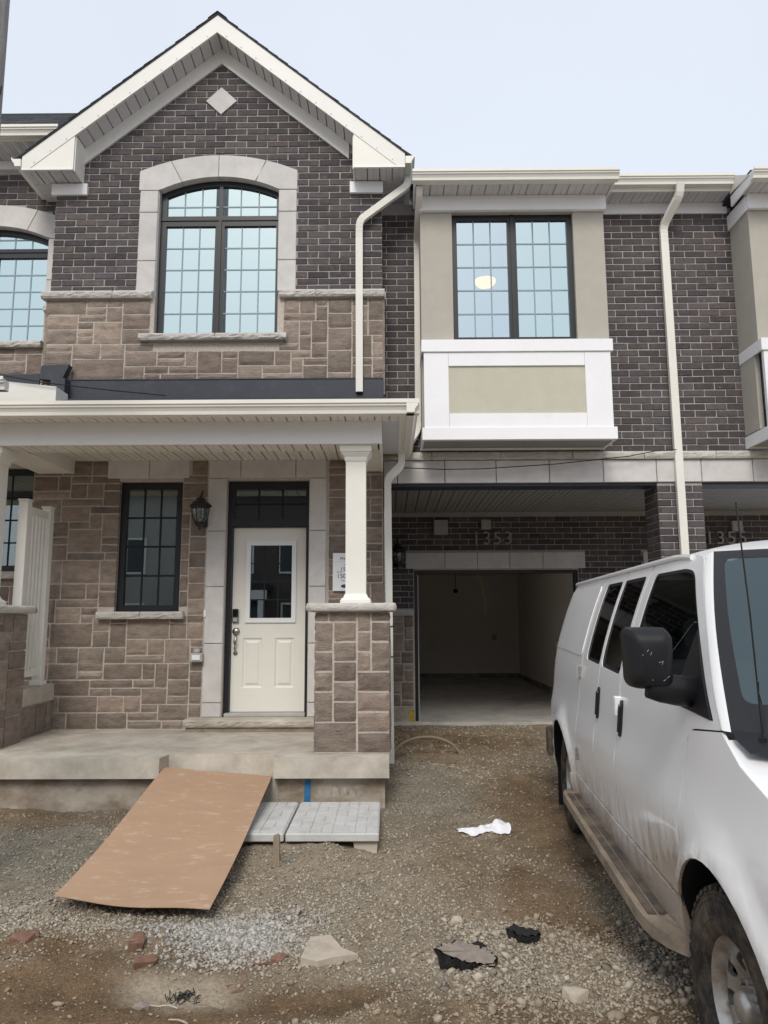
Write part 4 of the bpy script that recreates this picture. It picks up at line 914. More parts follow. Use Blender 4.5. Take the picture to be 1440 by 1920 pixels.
# railing between the two porches
rl = thing('porch_railing', 'cream vinyl railing seen end on at the left end of the porch', 'railing', (-3.93, 8.1, 1.0))
for y in (7.86, 8.40):
    p = part(rl, 'railing_post', 'cream_trim', (-3.985, -3.885, y - .05, y + .05, 1.0, 2.985), c=.006); part(p, 'post_cap', 'cream_trim', (-3.995, -3.875, y - .06, y + .06, 2.985, 3.005), c=.006); part(p, 'post_foot', 'cream_trim', (-4.005, -3.865, y - .07, y + .07, .985, 1.04), c=.01)
for z in (2.86, 1.10): part(rl, 'rail', 'cream_trim', (-3.955, -3.905, 7.911, 8.349, z, z + .075))
for k in range(5): y = 7.945 + k * .082; part(rl, 'baluster', 'cream_trim', (-3.945, -3.915, y, y + .04, 1.176, 2.859))
lw = part(H1, 'low_wall', 'stone_mortar', (-4.05, -3.88, 7.82, G, .466, .80)); ashlar(lw, -3.862, 7.82, G, .468, .79, seed=81, rot=lambda v: (-3.862 - (v[1] + 3.862), v[0], v[2]), big=False)
part(H1, 'low_wall_cap', 'concrete', (-4.07, -3.855, 7.815, G + .01, .80, .985), c=.008)

# ================================================================== left neighbour
LY = 9.05; DXN = -3.085
NX0, NX1 = WX0 + DXN, WX1 + DXN
NDZ, NZS = -.42, 5.255
hdn = lambda x: head(x - DXN) + NDZ
nh = [(NX0, NZS), (NX1, NZS)] + [(NX1 + (NX0 - NX1) * k / 16, hdn(NX1 + (NX0 - NX1) * k / 16)) for k in range(17)]
nwall = panel('front_wall', 'mortar', H0, [(-7, 4.2), (XL - .001, 4.2), (XL - .001, 7.9), (-7, 7.9)], [nh], flat(LY + .004), skirt=.2, smooth=False, edge=9)
arched_window(H0, DXN, LY + .085, NZS, 6.46, 6.585, NDZ); room(H0, -6.9, -4.22, LY + .22, 12.4, 4.4, 7.3)
def nclip(z): return [(NX1 + .22, XL)] if z < 6.95 else ([(-5.2, XL)] if z > 7.22 else [(-5.2 + sqrt(max(.01, 2.44 ** 2 - (2.44 - (7.15 - z)) ** 2)) if z < 7.13 else -5.2, XL)])
bricks(H0, nwall, LY, -5.4, XL, 5.735, 7.6, clip=nclip, off=.3)
for z0, z1 in ((5.75, 6.10), (6.10, 6.68)): block(H0, NX1 - .012, NX1 + .225, LY - .018, LY + .15, z0, z1)
def nvous(xa, xb, xia, xib):
    top = lambda x: arch_in(x - CX - DXN, 7.575 + NDZ, 1.0, .215); n = 8
    poly = [(xia + (xib - xia) * k / n, max(6.684, hdn(xia + (xib - xia) * k / n) - .004) if xia + (xib - xia) * k / n < NX1 else 6.684) for k in range(n + 1)] + [(xb + (xa - xb) * k / n, top(xb + (xa - xb) * k / n)) for k in range(n + 1)]
    panel('arch_block', 'limestone', H0, poly, [], lambda u, v, off: (u, LY - .02 + off, v), skirt=.15, smooth=False, edge=9)
c_ = CX + DXN
nvous(c_ - .6, c_ - .004, c_ - .47, c_ - .004); nvous(c_ + .004, c_ + .60, c_ + .004, c_ + .475); nvous(c_ + .612, c_ + .998, c_ + .485, c_ + .998)
rough_block(H0, 'window_sill', -5.9, -4.43, LY - .09, LY + .1, 5.165, 5.25); rough_block(H0, 'stone_band', NX1 + .01, XL - .035, LY - .075, LY + .02, 5.64, 5.735)
nsw = part(H0, 'stone_wall', 'stone_mortar', (-6.9, NX0, LY - .012, LY + .003, 4.3, 5.64), (NX1, XL - .03, LY - .012, LY + .003, 4.3, 5.64), (NX0, NX1, LY - .012, LY + .003, 4.3, 5.165))
ashlar(nsw, LY - .020, -5.5, XL - .035, 4.55, 5.635, holes=[(-6., -4.425, 5.16, 6.)], seed=91)
part(H0, 'wall_frieze', 'white_trim', (-7, XL - .002, LY - .035, LY + .0025, 7.66, 7.78)); soffit(H0, -5.6, XL - .01, 8.62, LY, 7.785, 'x', .15)
part(H0, 'eave_fascia', 'cream_trim', (-7, -4.16, 8.602, 8.62, 7.78, 7.95)); gutter(H0, -7, -4.16, 8.60, 7.80)
nroof = MB().prism([(8.56, 7.925), (8.56, 7.905), (9.35, 8.70), (9.35, 8.725)], 'x', -7, -4.05).build('roof', 'shingle', H0)
for k in range(5):
    y0 = 8.56 + k * .12; sl = 1.005
    x = -6.4 + (k % 2) * .15
    while x < -4.2: MB().prism([(y0, 7.93 + (y0 - 8.56) * sl), (y0, 7.945 + (y0 - 8.56) * sl), (y0 + .14, 7.936 + (y0 - 8.42) * sl), (y0 + .14, 7.93 + (y0 - 8.42) * sl)], 'x', x, x + .29).build('shingle', 'shingle', nroof); x += .3
# porch level of the neighbour
npw = part(H0, 'porch_wall', 'stone_mortar', (-7, -4.26, LY + .004, LY + .2, .3, 2.21), (-4.40, -4.26, LY + .003, LY + .2, 2.21, 3.7), (-7, -5.4, LY + .003, LY + .2, 2.21, 3.7))
ashlar(npw, LY - .004, -5.2, -4.27, .47, 2.21, seed=101); ashlar(npw, LY - .004, -4.40, -4.27, 2.3, 3.6, seed=102)
window(npw, -5.4, -4.40, 2.30, 3.6, LY + .06, [(-5.32, -4.47, 2.38, 3.52, 3, 4)], glass='porch_glass', munt='dark_muntin', mw=.02)
part(H0, 'porch_wall_top', 'stone_mortar', (-7, -4.26, LY + .002, LY + .2, 3.601, 4.3)); soffit(H0, -6.5, -4.19, 7.56, LY, 3.602, 'x', .147, mat='porch_soffit')
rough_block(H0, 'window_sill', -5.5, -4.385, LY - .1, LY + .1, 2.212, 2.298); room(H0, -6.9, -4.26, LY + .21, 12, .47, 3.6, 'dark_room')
finish_bricks()
# wooden pole at the left edge of the picture
po = thing('utility_pole', 'weathered grey wooden pole at the far left above the houses', 'pole', (-3.02, 5.0, -.2))
MB().lathe([(.135, -.3), (.13, 3), (.118, 7), (.105, 10.5)], -3.02, 5.0, 20).build('shaft', 'pole_wood', po, smooth=True)
MB().tube([(-2.905, 4.98, 5.58), (-2.885, 4.97, 5.60), (-2.88, 4.97, 5.66)], .006, 6).build('hook', 'wire', po)

# ================================================================== things in the yard
for (x0, x1, lab) in ((-1.36, -.815, 'left precast step slab partly under the cardboard sheet'), (-.80, -.085, 'right precast step slab propped on a concrete block')):
    s_ = thing('step_slab', lab, 'paver', ((x0 + x1) / 2, 6.4, 0), 'precast slabs in front of the porch')
    base = part(s_, 'slab_body', 'paver', (x0, x1, 5.91, 6.885, .022, .083), c=.008)
    rows = 6; cols = 3 if x1 - x0 < .6 else 4
    for j in range(rows):
        for i in range(cols):
            w_ = (x1 - x0 - .02) / cols; h_ = .955 / rows; o_ = .0
            if (i + j) % 2: 
                for q in range(2): part(base, 'paver_face', 'paver', (x0 + .01 + i * w_ + q * w_ / 2 + .003, x0 + .01 + i * w_ + (q + 1) * w_ / 2 - .003, 5.92 + j * h_ + .003, 5.92 + (j + 1) * h_ - .003, .0825, .089 + random.uniform(-.001, .001)))
            else:
                for q in range(2): part(base, 'paver_face', 'paver', (x0 + .01 + i * w_ + .003, x0 + .01 + (i + 1) * w_ - .003, 5.92 + j * h_ + q * h_ / 2 + .003, 5.92 + j * h_ + (q + 1) * h_ / 2 - .003, .0825, .089 + random.uniform(-.001, .001)))
tag(MB().prism([(-.285, .021), (-.095, .021), (-.11, -.16), (-.255, -.16)], 'y', 5.95, 6.2).build('concrete_block', 'concrete', None), 'tapered concrete block propping the right precast slab', 'block')
# cardboard ramp
def cardboard():
    b = MB(); n, m = 14, 10; th = .005
    A, B = Vector((-2.075, 7.03, .362)), Vector((-1.085, 7.06, .275)); D, C_ = Vector((-2.03, 4.72, .045)), Vector((-1.045, 4.53, .035))
    for s in (0, 1):
        for i in range(n + 1):
            for j in range(m + 1):
                t, u = i / n, j / m; p = A.lerp(B, u).lerp(D.lerp(C_, u), t)
                p.z += -.055 * sin(pi * t) * t + .012 * sin(2 * pi * u + 2 * t) * t + (.004 * (u - .5) ** 2 * 4) * t - s * th
                gz = float(g(p.x, p.y)) + .012
                p.z = max(p.z, gz - s * th); b.v.append(tuple(p))
    k = (n + 1) * (m + 1); I = lambda i, j, s: s * k + i * (m + 1) + j
    for i in range(n):
        for j in range(m):
            b.f.append((I(i, j, 0), I(i, j + 1, 0), I(i + 1, j + 1, 0), I(i + 1, j, 0))); b.f.append((I(i, j, 1), I(i + 1, j, 1), I(i + 1, j + 1, 1), I(i, j + 1, 1)))
    for i in range(n):
        for j in (0, m): b.f.append((I(i, j, 0), I(i + 1, j, 0), I(i + 1, j, 1), I(i, j, 1)))
    for j in range(m):
        for i in (0, n): b.f.append((I(i, j, 0), I(i, j + 1, 0), I(i, j + 1, 1), I(i, j, 1)))
    tag(b.build('cardboard_sheet', 'cardboard'), 'large brown cardboard sheet sloping from the porch slab to the gravel', 'cardboard')
cardboard()
tag(MB().prism([(-.848, -.2), (-.80, -.2), (-.80, .145), (-.812, .16), (-.845, .15)], 'y', 5.60, 5.64).build('wooden_stake', 'wood'), 'short wooden stake standing in front of the step slabs', 'stake')
def lump(name, mat, c, r, label, cat, seed, sub=2, jag=.3, flat_=1., group=None, top=None, yaw=0.):
    bm = bmesh.new(); bmesh.ops.create_icosphere(bm, subdivisions=sub, radius=1); rs = random.Random(seed)
    for v in bm.verts:
        d = v.co.normalized(); k = 1 + rs.uniform(-jag, jag); v.co = Vector((d.x * r[0], d.y * r[1], max(-.6, min(flat_, d.z)) * r[2])) * k
    bmesh.ops.rotate(bm, verts=bm.verts, cent=(0, 0, 0), matrix=Matrix.Rotation(yaw, 3, 'Z'))
    bmesh.ops.translate(bm, verts=bm.verts, vec=(c[0], c[1], c[2] if len(c) > 2 else float(g(c[0], c[1])) + r[2] * .35))
    me = bpy.data.meshes.new(name); bm.to_mesh(me); bm.free(); return tag(link(name, me, mat), label, cat, group)
def brickbat(x, y, l, w, h, rz, label, seed, mat='red_brick', tilt=.15):
    rs = random.Random(seed); b = MB().cbox(-l / 2, l / 2, -w / 2, w / 2, 0, h, .006); Rm = Matrix.Rotation(rz, 3, 'Z') @ Matrix.Rotation(tilt, 3, 'X') @ Matrix.Rotation(tilt * .6, 3, 'Y'); z = float(g(x, y)) - .026
    b.v = [tuple(Rm @ Vector((p[0] + rs.uniform(-.008, .008) + (rs.uniform(-.03, 0) if p[0] > 0 else 0), p[1] + rs.uniform(-.006, .006), p[2] + rs.uniform(-.005, .005))) + Vector((x, y, z))) for p in b.v]
    tag(b.build('brick_fragment', mat), label, 'brick', 'broken red bricks in the mud')
brickbat(-1.37, 4.27, .075, .11, .075, .1, 'upright broken red brick in front of the cardboard sheet', 1, tilt=.1)
brickbat(-1.275, 4.10, .115, .06, .055, .35, 'small tilted red brick piece just below the upright one', 2)
brickbat(-2.03, 4.36, .14, .08, .05, -.3, 'crumbled red brick piece at the left edge of the mud', 3); brickbat(-1.99, 4.40, .06, .05, .05, .6, 'red brick crumb beside the crumbled brick at the left', 4)
brickbat(-.74, 3.98, .16, .085, .03, .5, 'flat reddish stone slab piece lying in the sandy mud', 5, tilt=.08)
brickbat(-.70, 4.17, .13, .06, .03, .2, 'half buried red brick piece above the flat reddish one', 6, tilt=.1); brickbat(-.58, 4.18, .08, .07, .045, -.5, 'dark red brick crumb nearest the pale flat stone', 7, tilt=.12)
brickbat(-.98, 3.36, .14, .05, .03, .3, 'red brick sliver at the bottom edge of the yard', 8); brickbat(-1.28, 3.44, .11, .07, .02, .4, 'brown flat brick sliver in the mud at lower left', 9)
z0 = float(g(-.33, 4.2)); b = MB().prism([(-.47, 4.13), (-.44, 4.33), (-.33, 4.34), (-.26, 4.22), (-.17, 4.16), (-.30, 4.13), (-.38, 4.10)], 'z', z0 - .05, z0 + .016)
b.v = [(x, y, z + (y - 4.2) * .12 + random.uniform(-.004, .004)) for x, y, z in b.v]; tag(b.build('flat_stone', 'slate'), 'pale flat stone slab half sunk in the mud', 'stone')
def asphalt(name, poly, y_, h, label, seed, tilt, topmat='asphalt_top'):
    rs = random.Random(seed); z0 = float(g(poly[0][0], poly[0][1])); c = Vector((sum(p[0] for p in poly) / len(poly), sum(p[1] for p in poly) / len(poly)))
    P = dense(poly, .014); P = [(x + rs.uniform(-.010, .010), y + rs.uniform(-.010, .010)) for x, y in P]
    t = thing(name, label, 'asphalt', (c.x, c.y, z0), 'asphalt chunks'); b = MB(); n = len(P)
    zt = lambda x, y: z0 + h + (y - c.y) * tilt[1] + (x - c.x) * tilt[0]
    for k, (q, ins) in enumerate(((0, .0), (.3, -.012), (.65, -.004), (.97, .006))):
        for x, y in P: b.v.append((x - (x - c.x) * (-ins * 3 + (1 - q) * .25) + rs.uniform(-.006, .006), y - (y - c.y) * ((1 - q) * .25) + rs.uniform(-.006, .006), (z0 - .03) + (zt(x, y) - z0 + .03) * q + rs.uniform(-.004, .004)))
    for k in range(3):
        for i in range(n): b.f.append((k * n + i, k * n + (i + 1) % n, (k + 1) * n + (i + 1) % n, (k + 1) * n + i))
    b.build('broken_edge', 'asphalt', t, fix=True)
    m = MB(); m.v = [(x - (x - c.x) * .08, y - (y - c.y) * .12, zt(x, y) + rs.uniform(-.003, .003)) for x, y in P] + [(c.x, c.y, zt(c.x, c.y) + .004)]
    m.f = [(i, (i + 1) % n, n) for i in range(n)]; m.build('dusty_top' if topmat == 'asphalt_top' else 'broken_top', topmat, t, fix=True)
asphalt('asphalt_chunk', [(.22, 3.93), (.27, 3.87), (.34, 3.83), (.42, 3.80), (.50, 3.815), (.525, 3.86), (.49, 3.93), (.42, 3.99), (.33, 4.01), (.26, 3.98)], 0, .095, 'large broken asphalt chunk with black edge and dusty top', 3, (-.05, .1))
asphalt('asphalt_chunk', [(.60, 4.13), (.64, 4.08), (.69, 4.05), (.76, 4.07), (.78, 4.10), (.72, 4.11), (.66, 4.15)], 0, .055, 'smaller black asphalt chunk sunk in the gravel heap', 4, (0, .3), 'asphalt')
lump('rock', 'slate', (.82, 3.55), (.055, .045, .04), 'brown angular rock on the gravel heap near the bottom', 'rock', 5, 1, .3); lump('rock', 'slate', (.38, 4.52), (.04, .035, .03), 'round tan rock at the edge of the gravel heap', 'rock', 6, 2, .12)
lump('rock', 'asphalt_top', (.93, 5.02), (.032, .022, .02), 'small pale grey rock on the brown track', 'rock', 7, 1, .25); lump('rock', 'slate', (-.33, 3.38), (.05, .035, .03), 'tan rock at the bottom edge in front of the flat stone', 'rock', 8, 1, .25)
lump('rock', 'asphalt_top', (-1.13, 3.62), (.05, .03, .025), 'grey brown rock in the mud below the brick pieces', 'rock', 9, 1, .3); lump('mud_clod', 'asphalt', (.45, 4.10), (.05, .04, .03), 'dark earth clod beside the large asphalt chunk', 'clod', 10, 2, .25)
for i, (x, y, l, a) in enumerate(((-1.12, 3.66, .13, .05), (-1.02, 3.67, .09, -.25), (-.93, 3.50, .10, -.35))):
    z = float(g(x, y)) + .008; tag(MB().tube([(x - l / 2 * cos(a), y - l / 2 * sin(a), z), (x, y, z + .008), (x + l / 2 * cos(a), y + l / 2 * sin(a), z)], .004, 5).build('twig', 'slate'), ('pale straight twig in the mud at lower left', 'short pale twig beside the straight one', 'pale bent twig near the bottom edge')[i], 'twig')
b = MB(); rs = random.Random(3)
for k in range(60):
    x, y = -1.0 + rs.gauss(0, .035), 3.83 + rs.gauss(0, .028); z = float(g(x, y)); a = rs.uniform(0, pi); l = rs.uniform(.015, .04); b.tube([(x, y, z), (x + l * cos(a) * .6, y + l * sin(a) * .5, z + rs.uniform(.0, .012)), (x + l * cos(a), y + l * sin(a), z + rs.uniform(.0, .02))], .0022, 4)
o = b.build('grass_tuft', 'asphalt'); tag(o, 'withered dark grass tuft in the sandy mud', 'grass'); o['kind'] = 'stuff'
# white rag
def rag():
    b = MB(); nx, ny = 40, 14
    for i in range(nx + 1):
        for j in range(ny + 1):
            u, v = i / nx, j / ny; x = .545 + u * .42 + .02 * sin(9 * v); y = 6.40 + (v - .5) * (.09 + .14 * u) + .02 * sin(11 * u)
            z = float(g(x, y)) + .012 + (.045 * (.3 + u) * sin(pi * v)) * (.75 + .35 * sin(13 * u + 5 * v) + .3 * sin(23 * u - 9 * v)); b.v.append((x, y, z))
    for i in range(nx):
        for j in range(ny): k = i * (ny + 1) + j; b.f.append((k, k + ny + 1, k + ny + 2, k + 1))
    tag(b.build('white_rag', 'cloth', smooth=True), 'crumpled white rag lying on the gravel drive', 'rag')
rag()
tag(MB().tube([(.02 + .42 * (1 - cos(pi * k / 16)), 9.15 + .12 * k / 16, float(g(.02 + .42 * (1 - cos(pi * k / 16)), 9.15 + .12 * k / 16)) * 0 + .02 + .27 * sin(pi * k / 16)) for k in range(17)], .018, 10).build('conduit_hose', 'hose', smooth=True), 'brown hose arching out of the ground beside the garage', 'hose')
tag(lump('gravel_bag', 'clear_glass', (-.72, 5.62), (.06, .04, .02), 'crumpled clear plastic scrap beside the wooden stake', 'plastic', 12, 2, .3), 'crumpled clear plastic scrap beside the wooden stake', 'plastic')

# ================================================================== white cargo van
VA = radians(4.7); VC = Vector((2.445, 6.33)); VZ = -.035; WB = 3.62
_vd = Vector((-sin(VA), -cos(VA))); _vr = Vector((-cos(VA), sin(VA)))
def vp(u, w, z): q = VC + _vd * u + _vr * w; return (q.x, q.y, z + VZ)
M('van_paint', (.86, .86, .86), .32, .03, 2, spec=.5, coat=.5)
def van_paint_dirty():
    m = MAT['van_paint']; t = m.node_tree; N = t.nodes; b = N['Principled BSDF']; src = b.inputs['Base Color'].links[0].from_socket
    geo = N.new('ShaderNodeNewGeometry'); sx = N.new('ShaderNodeSeparateXYZ'); t.links.new(geo.outputs['Position'], sx.inputs[0])
    no = N.new('ShaderNodeTexNoise'); no.inputs['Scale'].default_value = 11; no.inputs['Detail'].default_value = 10; no.inputs['Roughness'].default_value = .75
    mpn = N.new('ShaderNodeMapping'); mpn.inputs['Scale'].default_value = (1, 1, .30); t.links.new(geo.outputs['Position'], mpn.inputs[0]); t.links.new(mpn.outputs[0], no.inputs['Vector'])
    # splashed road dirt: denser low on the body, broken up by noise
    hz = N.new('ShaderNodeMapRange'); hz.inputs[1].default_value = .88; hz.inputs[2].default_value = .34; hz.inputs[3].default_value = 0; hz.inputs[4].default_value = .62; t.links.new(sx.outputs[2], hz.inputs[0])
    pt = N.new('ShaderNodeVectorMath'); pt.operation = 'DISTANCE'; t.links.new(geo.outputs['Position'], pt.inputs[0]); pt.inputs[1].default_value = vp(3.12, 1.0, .45)
    sp = N.new('ShaderNodeMapRange'); sp.inputs[1].default_value = .75; sp.inputs[2].default_value = .05; sp.inputs[3].default_value = 0; sp.inputs[4].default_value = .45; t.links.new(pt.outputs['Value'], sp.inputs[0])   # spray thrown back by the front wheel
    a0 = N.new('ShaderNodeMath'); a0.operation = 'ADD'; t.links.new(hz.outputs[0], a0.inputs[0]); t.links.new(sp.outputs[0], a0.inputs[1])
    ad = N.new('ShaderNodeMath'); ad.operation = 'ADD'; t.links.new(no.outputs[0], ad.inputs[0]); t.links.new(a0.outputs[0], ad.inputs[1])
    mr = N.new('ShaderNodeMapRange'); mr.inputs[1].default_value = .68; mr.inputs[2].default_value = 1.06; mr.inputs[4].default_value = .85; t.links.new(ad.outputs[0], mr.inputs[0])
    mx = N.new('ShaderNodeMix'); mx.data_type = 'RGBA'; t.links.new(mr.outputs[0], mx.inputs[0]); t.links.new(src, mx.inputs[6]); mx.inputs[7].default_value = (.33, .25, .18, 1); t.links.new(mx.outputs[2], b.inputs['Base Color'])
    # fine dark specks and scratches
    n2 = N.new('ShaderNodeTexNoise'); n2.inputs['Scale'].default_value = 55; n2.inputs['Detail'].default_value = 4; t.links.new(mpn.outputs[0], n2.inputs['Vector'])
    m4 = N.new('ShaderNodeMapRange'); m4.inputs[1].default_value = .62; m4.inputs[2].default_value = .67; m4.inputs[4].default_value = .85; t.links.new(n2.outputs[0], m4.inputs[0])
    m5 = N.new('ShaderNodeMath'); m5.operation = 'MULTIPLY'; t.links.new(m4.outputs[0], m5.inputs[0]); t.links.new(mr.outputs[0], m5.inputs[1])
    mx2 = N.new('ShaderNodeMix'); mx2.data_type = 'RGBA'; t.links.new(m5.outputs[0], mx2.inputs[0]); t.links.new(mx.outputs[2], mx2.inputs[6]); mx2.inputs[7].default_value = (.12, .09, .07, 1); t.links.new(mx2.outputs[2], b.inputs['Base Color'])
    rr = N.new('ShaderNodeMapRange'); rr.inputs[3].default_value = .30; rr.inputs[4].default_value = .85; t.links.new(mr.outputs[0], rr.inputs[0]); t.links.new(rr.outputs[0], b.inputs['Roughness'])
van_paint_dirty()
M('van_black', (.012, .012, .015), .5, .15, 9, .15, 200, spec=.28)
M('van_trim', (.015, .015, .017), .5, .1, 9)
M('tyre', (.030, .028, .026), .85, .3, 20, .5, 80, spec=.2, dirt=((.15, .115, .085), 9, .52, .1, .75))
M('rim', (.42, .41, .39), .38, .12, 12, metal=.75, dirt=((.22, .15, .10), 9, .56, .1, .7))
M('step_bar', (.20, .165, .13), .75, .2, 8, .3, 90, spec=.2, dirt=((.38, .30, .22), 6, .52, .12, .7), stretch=(2, 1, 2))
M('step_tread', (.085, .075, .066), .85, .2, 12, .3, 120, spec=.2, dirt=((.27, .21, .155), 5, .54, .12, .7))
M('seat', (.10, .10, .10), .9, .1, 9)
van = thing('cargo_van', 'white cargo van with black mirror and muddy running board parked at the right', 'van', (VC.x, VC.y, VZ))
_pz = np.array([.30, .40, .50, .58, .70, .80, .89, .96, 1.04, 1.14, 1.25, 1.38, 1.50, 1.65, 1.80, 1.92, 2.00, 2.06, 2.10])
_pw = np.array([.925, .952, .966, .972, .982, .993, 1.001, .996, .976, .962, .953, .936, .908, .863, .812, .766, .730, .695, .66])
_zz = np.linspace(.3, 2.10, 120); _ww = np.interp(_zz, _pz, _pw)
for _ in range(3): _ww = np.convolve(np.pad(_ww, 2, 'edge'), np.ones(5) / 5, 'valid')
def prof(z): return float(np.interp(z, _zz, _ww))
RA, FA, AZ = (0., .505), (WB, .475), .385
def sw(u, z, off=0.):
    w = prof(z)
    if u < -.55: w -= .30 * ((-.55 - u) / .75) ** 2.4
    if u > 2.9: w -= .05 * ((u - 2.9) / 1.6) ** 2
    if u > 4.0: w -= .28 * ((u - 4.0) / .6) ** 2.2
    for c, r in (RA, FA):
        d = hypot(u - c, (z - AZ)); w += (.042 * math.exp(-((d - r - .02) / .055) ** 2) * (1 if c == 0 else min(1, max(0, (u - 3.16) / .05)))) if d > r - .02 else 0
    return w - off
def side(s): return lambda u, v, off: vp(u, s * sw(u, v, off), v)
def arc(c, r, a0, a1, n=18): return [(c + r * cos(a), AZ + r * sin(a)) for a in np.linspace(a0, a1, n)]
gap = .004
winr = roundpoly([(.865, 1.44), (1.355, 1.425), (1.355, 1.985), (.865, 1.985)], .05); winf = roundpoly([(1.42, 1.422), (1.965, 1.405), (1.965, 1.985), (1.42, 1.985)], .05)
wind = roundpoly([(2.16, 1.395), (3.54, 1.345), (3.25, 1.63), (2.88, 1.955), (2.72, 1.98), (2.16, 1.985)], [.05, .02, .2, .08, .1, .06])
lo = .575
def hinge(s, u, z):
    b = MB().cbox(-.03, .03, -.012, .022, -.045, .045, .006); Q = []
    for x, y, zz_ in b.v: Q.append(vp(u + x, s * (sw(u, z) + y), z + zz_))
    b.v = Q; h_ = b.build('hinge', 'rim', van)
    c = MB(); base = vp(u, s * (sw(u, z) + .02), z)
    c.lathe([(.010, base[2] - .05), (.010, base[2] + .05)], base[0], base[1], 8); c.build('hinge_pin', 'plastic_grey', h_)
def handle(s, u, z, p):
    panel('door_handle', 'van_trim', p, roundpoly([(u - .026, z - .10), (u + .026, z - .10), (u + .026, z + .10), (u - .026, z + .10)], .024), [], lambda a, b_, o_: vp(a, s * (sw(a, b_) + .010 - o_), b_), skirt=.02, edge=.03)
    panel('handle_pull', 'black_gloss', p, roundpoly([(u - .008, z - .075), (u + .016, z - .075), (u + .016, z + .075), (u - .008, z + .075)], .01), [], lambda a, b_, o_: vp(a, s * (sw(a, b_) + .022 - o_), b_), skirt=.012, edge=.03)
def wse(t): return 3.665 + (2.965 - 3.665) * t, .915 + (.690 - .915) * t + .022 * sin(pi * t), 1.327 + (2.042 - 1.327) * t + .015 * sin(pi * t)
for s in (1, -1):
    S = side(s)
    inner = [(-1.2, .55), (-.52, .55)] + arc(0, .52, pi - .33, .33) + [(.52, .55), (3.10, .55), (3.19, .70), (3.26, 1.25), (3.58, 1.30), (3.28, 1.63), (2.90, 2.0), (2.7, 2.04), (-1.1, 2.04)]
    panel('gap_shade_sheet', 'van_trim', van, inner, [inset(winr, -.02), inset(winf, -.02), inset(wind, -.012)] if s == 1 else [inset(wind, -.012)], lambda a, b_, o_: vp(a, s * (sw(a, b_) - .019 - o_), b_), grid=.1, skirt=0, edge=.06)  # black sheet behind the panels, put in so the door gaps look shaded
    # quarter panel with rear wheel arch
    q = [(-1.27, .52)] + [(-.505, .45)] + arc(0, .505, pi - .13, .13) + [(.505, .45), (.715, lo - gap), (.715, 2.05), (-1.10, 2.05), (-1.22, 1.5)]
    qp = panel('quarter_panel', 'van_paint', van, q, [], S, grid=.055, skirt=.005, edge=.04)
    # rear side panel crease frame (blank window stamping)
    panel('window_blank', 'van_paint', qp, roundpoly([(-.93, 1.48), (.66, 1.455), (.66, 1.985), (-.86, 1.985)], .06), [], lambda a, b_, o_: vp(a, s * (sw(a, b_) + .005 - o_), b_), grid=.09, skirt=.006, edge=.05)
    if s == 1:
        d1 = panel('side_door', 'van_paint', van, [(.731, lo), (1.386, lo), (1.386, 2.045), (.731, 2.045)], [winr], S, grid=.06, edge=.05, skirt=.005)
        d2 = panel('side_door', 'van_paint', van, [(1.402, lo), (2.013, lo), (2.013, 2.045), (1.402, 2.045)], [winf], S, grid=.06, edge=.05, skirt=.005)
        for d, w_ in ((d1, winr), (d2, winf)): panel('window', 'van_tint', d, inset(w_, -.004), [], lambda a, b_, o_: vp(a, s * (sw(a, b_) - .008 - o_), b_), grid=.1, skirt=0); panel('window_frit', 'van_trim', d, w_, [inset(w_, .022)], lambda a, b_, o_: vp(a, s * (sw(a, b_) - .006 - o_), b_), skirt=0)
        handle(1, 1.455, 1.19, d2)
        for z in (1.34, .745): hinge(1, .715, z)
        lh = MB().cbox(-.028, .028, -.01, .03, -.055, .055, .006); lh.v = [vp(2.045 + x, sw(2.045, 1.23) + y, 1.235 + z) for x, y, z in lh.v]; lh.build('door_catch', 'white_trim', van)
    else:
        panel('side_panel', 'van_paint', van, [(.731, lo), (2.018, lo), (2.018, 2.045), (.727, 2.045)], [], S, grid=.1, edge=.06)
    fd = roundpoly([(2.032, lo), (3.196, lo), (3.231, 1.05), (3.27, 1.285), (3.62, 1.325), (3.30, 1.66), (2.92, 2.02), (2.76, 2.045), (2.032, 2.045)], [.0, .02, .1, .08, .02, .1, .05, .05, 0])
    f = panel('front_door', 'van_paint', van, fd, [wind], S, grid=.06, edge=.05, skirt=.005)
    panel('window', 'van_glass', f, inset(wind, -.004), [], lambda a, b_, o_: vp(a, s * (sw(a, b_) - .010 - o_), b_), grid=.12, skirt=0)
    panel('window_seal', 'van_trim', f, wind, [inset(wind, .016)], lambda a, b_, o_: vp(a, s * (sw(a, b_) - .004 - o_), b_), skirt=.01)
    panel('mirror_patch', 'van_black', f, roundpoly([(3.08, 1.368), (3.52, 1.350), (3.29, 1.58), (3.18, 1.69)], .015), [], lambda a, b_, o_: vp(a, s * (sw(a, b_) + .006 - o_), b_), skirt=.02)
    handle(s, 2.11, 1.175, f)
    # rocker and fender
    panel('rocker_panel', 'van_paint', van, [(.50, .39), (3.12, .39), (3.16, lo - gap * 2), (.51, lo - gap * 2)], [], lambda a, b_, o_: vp(a, s * (sw(a, b_) + .012 - .10 * max(0, .46 - b_) - o_), b_), grid=.06, skirt=.05, edge=.05)
    fe = [(3.212, .42)] + arc(WB, .50, pi - .0 - .10, .10)[0:0] + [(3.125, .47)][0:0]
    fe = [p for p in arc(WB, .475, pi - .50, .14)] + [(4.12, .45), (4.52, .50), (4.52, 1.02), (4.30, 1.09), (3.80, 1.225), (3.69, 1.282), (3.62, 1.319), (3.30, 1.281), (3.281, 1.274), (3.243, 1.05)]
    panel('front_fender', 'van_paint', van, fe, [], S, grid=.055, skirt=.012, edge=.04)
